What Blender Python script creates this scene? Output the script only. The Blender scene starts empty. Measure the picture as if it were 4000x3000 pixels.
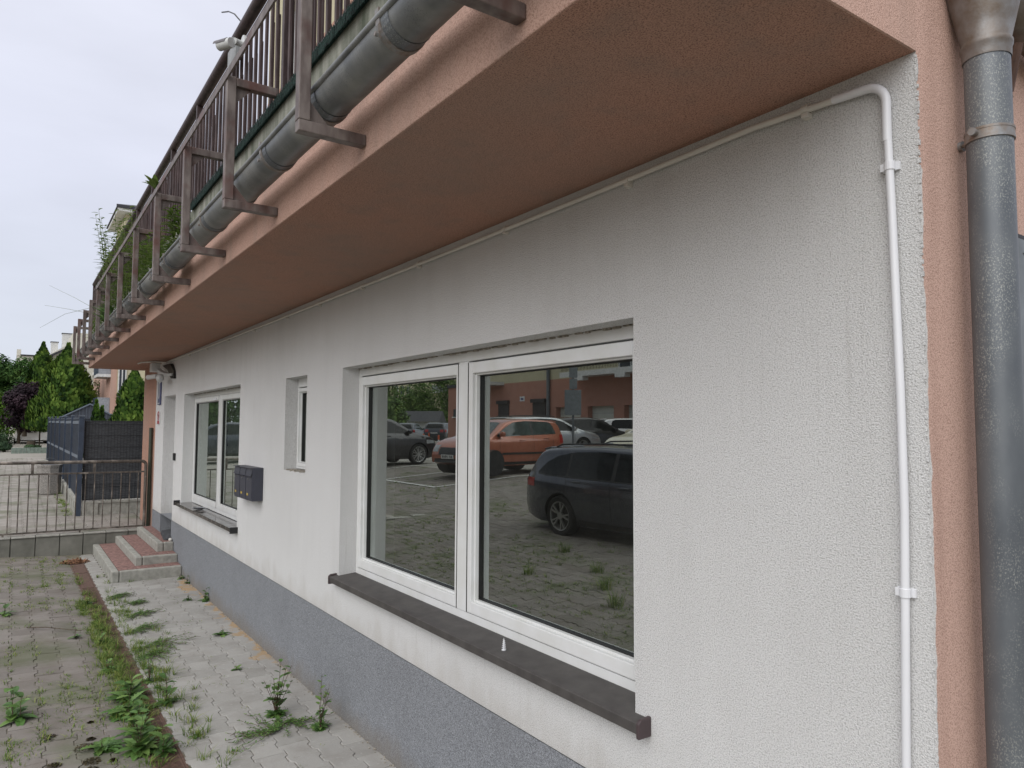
import bpy, bmesh, math, random
from mathutils import Vector, Matrix, noise
from mathutils.bvhtree import BVHTree
from mathutils.geometry import tessellate_polygon
random.seed(7)
PI = math.pi
sc = bpy.context.scene
COL = sc.collection
R_ = math.radians

# ------------------------------------------------------------------ camera
cam_d = bpy.data.cameras.new('camera'); cam = bpy.data.objects.new('camera', cam_d); COL.objects.link(cam)
YAW, PITCH, ROLL = .60443, .060377, .0049316
fwd = Vector((-math.cos(YAW)*math.cos(PITCH), math.sin(YAW)*math.cos(PITCH), math.sin(PITCH)))
rgt = fwd.cross(Vector((0, 0, 1))).normalized(); up = rgt.cross(fwd)
c_, s_ = math.cos(ROLL), math.sin(ROLL)
rgt, up = c_*rgt+s_*up, -s_*rgt+c_*up
cam.matrix_world = Matrix(((rgt.x, up.x, -fwd.x, 0), (rgt.y, up.y, -fwd.y, -1.8395), (rgt.z, up.z, -fwd.z, 1.9), (0, 0, 0, 1)))
cam_d.sensor_width = 36; cam_d.lens = 36*1557.7/2212
cam_d.clip_start = .05; cam_d.clip_end = 2000
sc.camera = cam
sc.view_settings.view_transform = 'Standard'; sc.view_settings.look = 'None'
sc.view_settings.exposure = 0.42; sc.view_settings.gamma = 1

# ------------------------------------------------------------------ sky and sun
SUN_EL, SUN_ROT = R_(34), R_(150)
w = bpy.data.worlds.new('World'); sc.world = w; w.use_nodes = True
nt = w.node_tree; nt.nodes.clear(); N = nt.nodes.new; LK = nt.links.new
out = N('ShaderNodeOutputWorld'); bg = N('ShaderNodeBackground'); bg.inputs[1].default_value = .1
sky = N('ShaderNodeTexSky'); sky.sky_type = 'NISHITA'; sky.sun_disc = False
sky.sun_elevation = SUN_EL; sky.sun_rotation = SUN_ROT
tc = N('ShaderNodeTexCoord'); sp = N('ShaderNodeSeparateXYZ'); LK(tc.outputs['Generated'], sp.inputs[0])
rmp = N('ShaderNodeValToRGB'); e = rmp.color_ramp
e.elements[0].position = 0; e.elements[0].color = (.225, .235, .262, 1)
e.elements[1].position = 1; e.elements[1].color = (.66, .66, .66, 1)
for p, c in ((.06, (.235, .248, .280, 1)), (.3, (.262, .270, .312, 1)), (.60, (.28, .285, .32, 1)), (.78, (.50, .50, .51, 1))):
    q = e.elements.new(p); q.color = c
LK(sp.outputs[2], rmp.inputs[0])
mp = N('ShaderNodeMapping'); mp.inputs['Scale'].default_value = (1.2, 1.2, 4.5); LK(tc.outputs['Generated'], mp.inputs[0])
nz = N('ShaderNodeTexNoise'); nz.inputs['Scale'].default_value = 1.7; nz.inputs['Detail'].default_value = 5; LK(mp.outputs[0], nz.inputs[0])
mr = N('ShaderNodeMapRange'); mr.inputs[1].default_value = .3; mr.inputs[2].default_value = .7; mr.inputs[3].default_value = 20.5; mr.inputs[4].default_value = 24.5
LK(nz.outputs[0], mr.inputs[0])
vm = N('ShaderNodeVectorMath'); vm.operation = 'SCALE'; LK(rmp.outputs[0], vm.inputs[0]); LK(mr.outputs[0], vm.inputs['Scale'])
mx = N('ShaderNodeMix'); mx.data_type = 'RGBA'; mx.inputs[0].default_value = .93
LK(sky.outputs[0], mx.inputs[6]); LK(vm.outputs[0], mx.inputs[7]); LK(mx.outputs[2], bg.inputs[0]); LK(bg.outputs[0], out.inputs[0])
sd = bpy.data.lights.new('sun', 'SUN'); sd.energy = 1.5; sd.angle = R_(60); sd.color = (1, .975, .94)
so = bpy.data.objects.new('sun', sd); COL.objects.link(so)
# the sun stands behind the camera, over the car park
sdir = Vector((math.sin(SUN_ROT)*math.cos(SUN_EL), math.cos(SUN_ROT)*math.cos(SUN_EL), math.sin(SUN_EL)))
so.rotation_euler = sdir.to_track_quat('Z', 'Y').to_euler(); so.location = sdir*60

# ------------------------------------------------------------------ materials
def newmat(name):
    m = bpy.data.materials.new(name); m.use_nodes = True
    return m, m.node_tree, m.node_tree.nodes['Principled BSDF']
def noise_node(nt, scale, detail=4, vec=None, stretch=None, obj=True, rough=.55):
    n = nt.nodes.new('ShaderNodeTexNoise'); n.inputs['Scale'].default_value = scale; n.inputs['Detail'].default_value = detail
    n.inputs['Roughness'].default_value = rough
    g = nt.nodes.new('ShaderNodeNewGeometry')
    m = nt.nodes.new('ShaderNodeMapping'); m.inputs['Scale'].default_value = stretch or (1, 1, 1)
    nt.links.new(g.outputs['Position'], m.inputs[0]); nt.links.new(m.outputs[0], n.inputs[0])
    return n
def mixc(nt, fac, a, b, mode='MIX'):
    m = nt.nodes.new('ShaderNodeMix'); m.data_type = 'RGBA'; m.blend_type = mode
    for s, v in ((0, fac), (6, a), (7, b)):
        if isinstance(v, (int, float)): m.inputs[s].default_value = v
        elif isinstance(v, tuple): m.inputs[s].default_value = (*v[:3], 1)
        else: nt.links.new(v, m.inputs[s])
    return m.outputs[2]
def mrange(nt, v, a, b, c=0., d=1.):
    m = nt.nodes.new('ShaderNodeMapRange'); nt.links.new(v, m.inputs[0])
    for i, x in enumerate((a, b, c, d)): m.inputs[i+1].default_value = x
    return m.outputs[0]
def bump(nt, bs, h, strength, dist):
    b = nt.nodes.new('ShaderNodeBump'); b.inputs['Strength'].default_value = strength; b.inputs['Distance'].default_value = dist
    nt.links.new(h, b.inputs['Height']); nt.links.new(b.outputs[0], bs.inputs['Normal']); return b
def plain(name, c, rough=.6, metal=0, var=.12, vs=12, bmp=0, bs_=200, c2=None, stretch=None, coat=0, spec=None):
    m, t, b = newmat(name)
    n = noise_node(t, vs, 5, stretch=stretch)
    lo = c2 if c2 else tuple(x*(1-var*2) for x in c); hi = c if c2 else tuple(min(1, x*(1+var)) for x in c)
    t.links.new(mixc(t, mrange(t, n.outputs[0], .3, .7), lo, hi), b.inputs['Base Color'])
    b.inputs['Roughness'].default_value = rough; b.inputs['Metallic'].default_value = metal
    if coat: b.inputs['Coat Weight'].default_value = coat; b.inputs['Coat Roughness'].default_value = .03
    if spec is not None: b.inputs['Specular IOR Level'].default_value = spec
    if bmp:
        n2 = noise_node(t, bs_, 3); bump(t, b, n2.outputs[0], bmp, .002)
    return m
def stucco(name, c, dark, grain=260, bmp=.9, dist=.0025, streak=.12, blot=.06, top=None):
    """rendered wall: fine grain bump, faint vertical run marks and blotches"""
    m, t, b = newmat(name)
    g = noise_node(t, grain, 3, rough=.6)
    st = noise_node(t, 2.2, 5, stretch=(3.2, 3.2, .28))
    bl = noise_node(t, .9, 4)
    col = mixc(t, mrange(t, g.outputs[0], .30, .55), dark, c)
    col = mixc(t, mrange(t, st.outputs[0], .5, .75, 0, streak), col, (.20, .19, .17))
    col = mixc(t, mrange(t, bl.outputs[0], .42, .75, 0, blot), col, (.25, .235, .21))
    if top:   # shade under the soffit mixed into the colour with some staining, uneven along it
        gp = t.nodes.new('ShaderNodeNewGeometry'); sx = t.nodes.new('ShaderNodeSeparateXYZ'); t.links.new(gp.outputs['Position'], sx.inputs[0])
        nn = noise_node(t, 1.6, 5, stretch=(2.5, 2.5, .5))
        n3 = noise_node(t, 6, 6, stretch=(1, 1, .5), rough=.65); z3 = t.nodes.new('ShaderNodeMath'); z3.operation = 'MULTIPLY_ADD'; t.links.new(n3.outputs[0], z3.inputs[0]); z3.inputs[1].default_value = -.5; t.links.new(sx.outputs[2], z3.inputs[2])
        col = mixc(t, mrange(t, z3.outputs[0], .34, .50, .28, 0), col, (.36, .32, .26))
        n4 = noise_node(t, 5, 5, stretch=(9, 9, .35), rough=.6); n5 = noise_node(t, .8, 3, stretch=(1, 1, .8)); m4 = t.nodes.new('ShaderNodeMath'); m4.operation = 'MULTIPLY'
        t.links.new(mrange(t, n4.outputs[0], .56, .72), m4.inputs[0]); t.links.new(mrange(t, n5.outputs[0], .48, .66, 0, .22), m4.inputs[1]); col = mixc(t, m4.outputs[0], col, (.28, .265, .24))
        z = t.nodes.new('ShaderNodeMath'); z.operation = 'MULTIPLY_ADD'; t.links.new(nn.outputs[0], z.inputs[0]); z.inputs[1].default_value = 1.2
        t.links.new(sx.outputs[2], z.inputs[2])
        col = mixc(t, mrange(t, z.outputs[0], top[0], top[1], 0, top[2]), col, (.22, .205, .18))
    t.links.new(col, b.inputs['Base Color']); b.inputs['Roughness'].default_value = .9
    b.inputs['Specular IOR Level'].default_value = .25
    bump(t, b, g.outputs[0], bmp, dist)
    return m
M = {}
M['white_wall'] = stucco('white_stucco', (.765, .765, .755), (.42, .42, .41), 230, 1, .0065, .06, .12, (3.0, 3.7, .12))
M['pink_wall'] = stucco('pink_stucco', (.50, .29, .215), (.13, .06, .042), 240, 1, .003, .30, .34)
M['pink_lit'] = stucco('pink_stucco_lit', (.56, .365, .29), (.33, .19, .145), 240, 1, .003, .22, .14)  # same pink paint, lighter: daylight on the fascia put into its colour
M['pink_side_lit'] = stucco('pink_stucco_side_lit', (.64, .43, .35), (.36, .22, .17), 240, 1, .003, .25, .08)  # slab end: same paint, lightened to carry the light of the side wall
M['pink_far'] = stucco('pink_far', (.40, .20, .15), (.36, .18, .13), 30, .3, .003, .1, .1)
M['cream_far'] = stucco('cream_far', (.50, .46, .31), (.46, .42, .28), 30, .3, .003, .1, .1)
M['pale_far'] = stucco('pale_far', (.60, .58, .50), (.56, .54, .47), 30, .3, .003, .15, .1)
def plinth_mat():
    m, t, b = newmat('grey_mosaic_render')
    v = t.nodes.new('ShaderNodeTexVoronoi'); v.inputs['Scale'].default_value = 330
    g = t.nodes.new('ShaderNodeNewGeometry'); t.links.new(g.outputs['Position'], v.inputs[0])
    s = t.nodes.new('ShaderNodeSeparateColor'); t.links.new(v.outputs['Color'], s.inputs[0])
    n = noise_node(t, 90, 3)
    col = mixc(t, s.outputs[0], (.055, .058, .064), (.40, .42, .445))
    col = mixc(t, mrange(t, n.outputs[0], .3, .7, 0, .6), col, (.175, .185, .205))
    bl = noise_node(t, 2.0, 4); col = mixc(t, mrange(t, bl.outputs[0], .5, .8, 0, .25), col, (.10, .10, .105))
    t.links.new(col, b.inputs['Base Color']); b.inputs['Roughness'].default_value = .8
    gp = t.nodes.new('ShaderNodeNewGeometry'); sx = t.nodes.new('ShaderNodeSeparateXYZ'); t.links.new(gp.outputs['Position'], sx.inputs[0])
    nd = noise_node(t, 7, 6, stretch=(1, 1, .6)); a = t.nodes.new('ShaderNodeMath'); a.operation = 'MULTIPLY_ADD'; t.links.new(nd.outputs[0], a.inputs[0]); a.inputs[1].default_value = -.28; t.links.new(sx.outputs[2], a.inputs[2])
    col = mixc(t, mrange(t, a.outputs[0], -.13, .02, .6, 0), col, (.17, .145, .115)); t.links.new(col, b.inputs['Base Color'])
    bump(t, b, v.outputs['Distance'], .7, .002); return m
M['plinth'] = plinth_mat()
def side_wall_mat():
    """pink render with the white paint spilling a little round the corner"""
    m, t, b = newmat('pink_stucco_painted_edge')
    g = noise_node(t, 240, 3); n = noise_node(t, 4, 4, stretch=(1, 1, 1)); n2 = noise_node(t, 60, 2)
    gp = t.nodes.new('ShaderNodeNewGeometry'); sx = t.nodes.new('ShaderNodeSeparateXYZ'); t.links.new(gp.outputs['Position'], sx.inputs[0])
    a = t.nodes.new('ShaderNodeMath'); a.operation = 'MULTIPLY_ADD'; t.links.new(n.outputs[0], a.inputs[0]); a.inputs[1].default_value = -.075; t.links.new(sx.outputs[1], a.inputs[2])
    a2 = t.nodes.new('ShaderNodeMath'); a2.operation = 'MULTIPLY_ADD'; t.links.new(n2.outputs[0], a2.inputs[0]); a2.inputs[1].default_value = -.010; t.links.new(a.outputs[0], a2.inputs[2])
    pk = mixc(t, mrange(t, g.outputs[0], .3, .55), (.36, .22, .17), (.64, .43, .35))  # same pink lightened: light falling on this side is put into the colour
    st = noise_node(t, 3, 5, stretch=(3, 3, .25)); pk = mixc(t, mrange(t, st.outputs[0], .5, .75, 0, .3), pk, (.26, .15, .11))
    wh = mixc(t, mrange(t, g.outputs[0], .3, .55), (.50, .49, .465), (.71, .70, .675))
    zz = mrange(t, sx.outputs[2], 2.55, 2.75, 0, .2); a3 = t.nodes.new('ShaderNodeMath'); a3.operation = 'ADD'; t.links.new(a2.outputs[0], a3.inputs[0]); t.links.new(zz, a3.inputs[1])
    col = mixc(t, mrange(t, a3.outputs[0], -.034, -.030), wh, pk)
    t.links.new(col, b.inputs['Base Color']); b.inputs['Roughness'].default_value = .9; bump(t, b, g.outputs[0], 1, .003); return m
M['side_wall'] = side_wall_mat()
M['slab_grey'] = plain('weathered_concrete_edge', (.36, .36, .31), .9, 0, 0, 3.5, .6, 120, (.10, .115, .08), (4, 4, .8))
M['concrete'] = plain('kerb_concrete', (.33, .325, .29), .9, 0, .15, 14, .6, 250)
M['concrete_dark'] = plain('retaining_concrete', (.24, .235, .205), .9, 0, 0, 4, .6, 150, (.13, .13, .11))
M['red_paver'] = plain('red_clay_paver', (.26, .15, .13), .85, 0, .25, 25, .5, 250)
M['carpet'] = plain('green_turf_carpet', (.009, .034, .027), 1, 0, .5, 130, .5, 300)
M['zinc'] = None
def zinc(name, base, patch, spots):
    m, t, b = newmat(name)
    n = noise_node(t, 5, 5, stretch=(1, 1, .5)); n2 = noise_node(t, 300, 3, stretch=(1, 1, .7)); n3 = noise_node(t, 9, 3, stretch=(1, 1, .4))
    col = mixc(t, mrange(t, n.outputs[0], .38, .66), base, patch)
    msk = t.nodes.new('ShaderNodeMath'); msk.operation = 'MULTIPLY'
    t.links.new(mrange(t, n2.outputs[0], .52, .66, 0, .8), msk.inputs[0]); t.links.new(mrange(t, n3.outputs[0], .46, .62), msk.inputs[1])
    col = mixc(t, msk.outputs[0], col, spots)
    t.links.new(col, b.inputs['Base Color']); b.inputs['Metallic'].default_value = .3
    t.links.new(mrange(t, n.outputs[0], .3, .7, .34, .55), b.inputs['Roughness'])
    bump(t, b, n2.outputs[0], .15, .001); return m
M['zinc'] = zinc('galvanised_pipe', (.10, .112, .125), (.155, .17, .18), (.34, .35, .325))
M['zinc_dark'] = zinc('galvanised_gutter', (.14, .15, .155), (.30, .305, .29), (.08, .09, .09))
M['zinc_light'] = plain('zinc_clamp', (.27, .28, .285), .5, .4, 0, 40, .2, 200, (.20, .15, .11))
M['rusty_zinc'] = plain('rusty_cone', (.24, .235, .23), .5, .5, 0, 22, .3, 200, (.15, .115, .085))
def worn_paint(name, a, b2, c):
    m, t, b = newmat(name)
    n = noise_node(t, 22, 5, stretch=(1, 1, .35)); n2 = noise_node(t, 6, 4); 
    col = mixc(t, mrange(t, n.outputs[0], .35, .65), a, b2); col = mixc(t, mrange(t, n2.outputs[0], .5, .72), col, c)
    t.links.new(col, b.inputs['Base Color']); b.inputs['Roughness'].default_value = .55; b.inputs['Metallic'].default_value = .15
    bump(t, b, n.outputs[0], .25, .001); return m
M['steel_brown'] = worn_paint('faded_brown_paint', (.095, .072, .066), (.21, .18, .165), (.12, .055, .045))
M['rail_brown'] = worn_paint('dark_brown_rail', (.035, .022, .022), (.085, .060, .058), (.060, .033, .033))
M['rail_grey'] = worn_paint('weathered_handrail', (.05, .042, .034), (.12, .10, .085), (.32, .28, .24))
M['pvc'] = plain('white_pvc', (.72, .73, .75), .35, 0, .02, 5)
M['pvc_old'] = plain('yellowed_pvc_trunking', (.62, .60, .55), .5, 0, .06, 8)
M['frame_white'] = plain('white_window_pvc', (.74, .75, .75), .3, 0, 0, 7, 0, 0, (.66, .665, .64))
M['gasket'] = plain('black_gasket', (.012, .012, .012), .5)
M['sill_brown'] = plain('brown_coated_sill', (.085, .079, .074), .6, 0, 0, 14, .2, 300, (.052, .047, .045))
M['sill_tile'] = plain('dark_glazed_tile', (.055, .046, .044), .12, 0, .2, 20)
M['mortar'] = plain('crumbling_mortar', (.36, .33, .28), 1, 0, .3, 60, 1, 100)
M['charcoal'] = plain('charcoal_powder_coat', (.042, .045, .062), .45, 0, .05, 20, .1, 400)
M['yellow'] = plain('yellow_name_card', (.45, .32, .06), .5)
M['chrome'] = plain('chrome', (.6, .6, .6), .2, 1)
M['black'] = plain('black_plastic', (.012, .012, .013), .4)
M['cam_white'] = plain('camera_white', (.55, .56, .55), .4, 0, .04, 10)
M['sign_blue'] = plain('blue_enamel', (.075, .085, .19), .35)
M['sign_white'] = plain('white_print', (.7, .7, .7), .4)
M['sign_red'] = plain('red_print', (.42, .03, .04), .4)
M['navy'] = plain('navy_gate_sheet', (.042, .058, .088), .5, .1, .15, 9)
M['navy_light'] = plain('navy_rail', (.15, .18, .22), .45, .1, .1, 9)
M['screen'] = plain('dark_privacy_screen', (.085, .092, .10), .85, 0, .3, 14, 0, 0, None, (1, 1, 12))
M['wire'] = plain('fence_wire', (.004, .005, .008), .5)
M['green_post'] = plain('green_steel_post', (.05, .06, .042), .5, .1)
M['aggregate'] = plain('exposed_aggregate', (.36, .34, .31), .95, 0, 0, 60, 1, 90, (.14, .13, .12))
M['rust'] = plain('rusty_grating', (.16, .095, .07), .85, .2, 0, 30, .5, 200, (.085, .052, .042))
M['rust_dark'] = plain('drain_channel_inside', (.03, .022, .018), 1)
M['shed_roof'] = plain('blue_grey_roof_sheet', (.045, .052, .068), .6, 0, .1, 10)
M['roof_dark'] = plain('dark_roof', (.03, .03, .036), .6)
M['glass_far'] = plain('window_glass', (.05, .06, .075), .08)
M['white_far'] = plain('white_trim', (.62, .62, .60), .5)
M['grey_far'] = plain('grey_balcony', (.28, .29, .31), .6)
M['garage'] = plain('garage_door_panel', (.50, .51, .46), .5, 0, .05, 3)
M['shutter'] = plain('brown_roller_shutter', (.03, .025, .025), .5)
M['bark'] = plain('bark', (.09, .07, .05), .95, 0, .3, 30, .6, 80)
M['paper'] = plain('folded_papers', (.45, .46, .48), .5, 0, 0, 60, 0, 0, (.08, .08, .10))
M['stone'] = plain('dark_stone_slab', (.05, .053, .058), .8, 0, .2, 30, .5, 90)
M['line'] = plain('road_marking', (.55, .55, .52), .8, 0, 0, 20, 0, 0, (.40, .40, .38))
M['orange'] = plain('orange_bollard', (.55, .10, .03), .5)
M['sign_back'] = plain('grey_sign_back', (.20, .22, .23), .5, .3)
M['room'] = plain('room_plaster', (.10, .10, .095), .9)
M['blind'] = plain('window_blind', (.40, .44, .37), .8)
M['dry_leaf'] = plain('dry_leaves', (.26, .13, .07), .9, 0, .4, 60)
M['planter_board'] = plain('green_edging_board', (.20, .25, .21), .7, 0, .15, 10)
M['soil'] = plain('soil', (.09, .07, .05), 1, 0, .3, 20)
def glass_mat(name, fac, tint):
    m, t, b = newmat(name); o = t.nodes['Material Output']; t.nodes.remove(b)
    tr = t.nodes.new('ShaderNodeBsdfTransparent'); tr.inputs[0].default_value = (*tint, 1)
    gl = t.nodes.new('ShaderNodeBsdfGlossy'); gl.inputs['Roughness'].default_value = 0; gl.inputs[0].default_value = (.93, 1, .96, 1)
    lw = t.nodes.new('ShaderNodeFresnel'); lw.inputs[0].default_value = 1.6
    f = mrange(t, lw.outputs[0], 0, 1, fac, 1.0)
    df = t.nodes.new('ShaderNodeBsdfDiffuse'); df.inputs[0].default_value = (.55, .55, .50, 1); dn = noise_node(t, 3.5, 6, stretch=(1, 1, .5)); dm = t.nodes.new('ShaderNodeMixShader')
    t.links.new(mrange(t, dn.outputs[0], .3, .75, .008, .045), dm.inputs[0]); t.links.new(tr.outputs[0], dm.inputs[1]); t.links.new(df.outputs[0], dm.inputs[2]); tr = dm
    mxs = t.nodes.new('ShaderNodeMixShader'); t.links.new(f, mxs.inputs[0]); t.links.new(tr.outputs[0], mxs.inputs[1]); t.links.new(gl.outputs[0], mxs.inputs[2])
    t.links.new(mxs.outputs[0], o.inputs[0]); return m
M['glass'] = glass_mat('double_glazing', .32, (.62, .66, .64))
def attr_mat(name, stops, rough=.8, bmp=0, spec=.3, trans=0, extra=None, attr='var'):
    m, t, b = newmat(name)
    a = t.nodes.new('ShaderNodeAttribute'); a.attribute_name = attr
    r = t.nodes.new('ShaderNodeValToRGB'); el = r.color_ramp.elements
    el[0].position = stops[0][0]; el[0].color = (*stops[0][1], 1); el[1].position = stops[-1][0]; el[1].color = (*stops[-1][1], 1)
    for p, c in stops[1:-1]:
        q = el.new(p); q.color = (*c, 1)
    t.links.new(a.outputs['Fac'], r.inputs[0]); col = r.outputs[0]
    if extra: col = extra(t, col)
    t.links.new(col, b.inputs['Base Color']); b.inputs['Roughness'].default_value = rough; b.inputs['Specular IOR Level'].default_value = spec
    if bmp: n2 = noise_node(t, 260, 3); bump(t, b, n2.outputs[0], bmp, .0015)
    if trans:
        o = t.nodes['Material Output']; tl = t.nodes.new('ShaderNodeBsdfTranslucent'); t.links.new(col, tl.inputs[0])
        ms = t.nodes.new('ShaderNodeMixShader'); ms.inputs[0].default_value = trans
        t.links.new(b.outputs[0], ms.inputs[1]); t.links.new(tl.outputs[0], ms.inputs[2]); t.links.new(ms.outputs[0], o.inputs[0])
    return m
def sand_extra(t, col):
    gp = t.nodes.new('ShaderNodeNewGeometry'); sx = t.nodes.new('ShaderNodeSeparateXYZ'); t.links.new(gp.outputs['Position'], sx.inputs[0])
    n = noise_node(t, 4.2, 6, rough=.6); 
    a = t.nodes.new('ShaderNodeMath'); a.operation = 'MULTIPLY_ADD'; t.links.new(n.outputs[0], a.inputs[0]); a.inputs[1].default_value = .9; t.links.new(sx.outputs[1], a.inputs[2])
    s = mrange(t, a.outputs[0], .36, .42, 0, .8)
    xm = t.nodes.new('ShaderNodeMath'); xm.operation = 'MULTIPLY'; t.links.new(s, xm.inputs[0]); t.links.new(mrange(t, sx.outputs[0], -5.5, -6.3, 0, 1), xm.inputs[1])
    g = noise_node(t, 400, 3); col = mixc(t, mrange(t, g.outputs[0], .3, .7, .0, .35), col, (.14, .13, .12))
    d = noise_node(t, 5, 5); col = mixc(t, mrange(t, d.outputs[0], .45, .8, 0, .45), col, (.17, .15, .13))
    d2 = noise_node(t, 23, 4); col = mixc(t, mrange(t, d2.outputs[0], .62, .7, 0, .5), col, (.45, .44, .42))
    return mixc(t, xm.outputs[0], col, (.40, .27, .14))
M['paver'] = attr_mat('grey_concrete_paver', ((0, (.34, .333, .31)), (.5, (.38, .372, .35)), (1, (.42, .41, .385))), .9, .6, .2, 0, sand_extra)
def dirt_extra(t, col):
    g = noise_node(t, 300, 3); col = mixc(t, mrange(t, g.outputs[0], .3, .7, 0, .35), col, (.09, .08, .07))
    d = noise_node(t, 3.5, 6, rough=.65); col = mixc(t, mrange(t, d.outputs[0], .45, .75, 0, .55), col, (.12, .098, .078))
    d2 = noise_node(t, 1.6, 5); col = mixc(t, mrange(t, d2.outputs[0], .50, .66, 0, .55), col, (.085, .105, .045)); return col
M['paver_old'] = attr_mat('weathered_brown_grey_paver', ((0, (.195, .178, .162)), (.5, (.225, .205, .188)), (1, (.26, .238, .218))), .9, .6, .2, 0, dirt_extra)
M['paver_terrace'] = attr_mat('terrace_paver', ((0, (.29, .27, .245)), (.5, (.315, .295, .27)), (1, (.345, .322, .295))), .9, .4, .2, 0, dirt_extra)
def ground_mat(name, a, b2, c):
    m, t, b = newmat(name)
    n = noise_node(t, 40, 5); n2 = noise_node(t, 1.3, 6, rough=.7); 
    col = mixc(t, mrange(t, n.outputs[0], .35, .65), a, b2); col = mixc(t, mrange(t, n2.outputs[0], .5, .66), col, c)
    t.links.new(col, b.inputs['Base Color']); b.inputs['Roughness'].default_value = 1; bump(t, b, n.outputs[0], .6, .004); return m
M['joint'] = ground_mat('sandy_joint_bed', (.14, .12, .095), (.24, .21, .165), (.09, .105, .045))
M['far_ground'] = ground_mat('far_paving', (.25, .235, .21), (.30, .28, .25), (.21, .205, .17))
M['leaf'] = attr_mat('weed_leaf', ((0, (.045, .10, .02)), (.5, (.09, .19, .045)), (1, (.19, .30, .08))), .5, 0, .4, .25)
M['grass'] = attr_mat('grass_blade', ((0, (.06, .11, .02)), (.5, (.13, .22, .04)), (1, (.30, .32, .09))), .6, 0, .3, .25)
M['thuja'] = attr_mat('thuja_leaf', ((0, (.012, .034, .007)), (.45, (.060, .125, .020)), (1, (.18, .28, .05))), .7, 0, .2, .12)
M['thuja_y'] = attr_mat('thuja_leaf_bright', ((0, (.016, .042, .008)), (.45, (.075, .155, .02)), (1, (.18, .29, .04))), .7, 0, .2, .12)
M['decid'] = attr_mat('broad_leaf', ((0, (.012, .034, .010)), (.5, (.04, .09, .022)), (1, (.10, .17, .045))), .7, 0, .1, .15)
M['willowm'] = attr_mat('pale_willow_leaf', ((0, (.08, .10, .04)), (1, (.22, .24, .12))), .6, 0, .3, .3)
M['plum'] = attr_mat('purple_leaf', ((0, (.009, .005, .008)), (.5, (.022, .012, .018)), (1, (.05, .028, .038))), .6, 0, .15, .05)
M['bamboo'] = attr_mat('bright_hedge_leaf', ((0, (.03, .06, .015)), (.5, (.09, .16, .035)), (1, (.20, .28, .07))), .6, 0, .3, .25)
M['juniper'] = attr_mat('juniper_needle', ((0, (.012, .028, .014)), (1, (.055, .10, .045))), .8, 0, .2)
M['stem'] = plain('reddish_stem', (.09, .05, .035), .6)
M['green_stem'] = plain('green_stem', (.12, .15, .05), .6)

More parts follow.
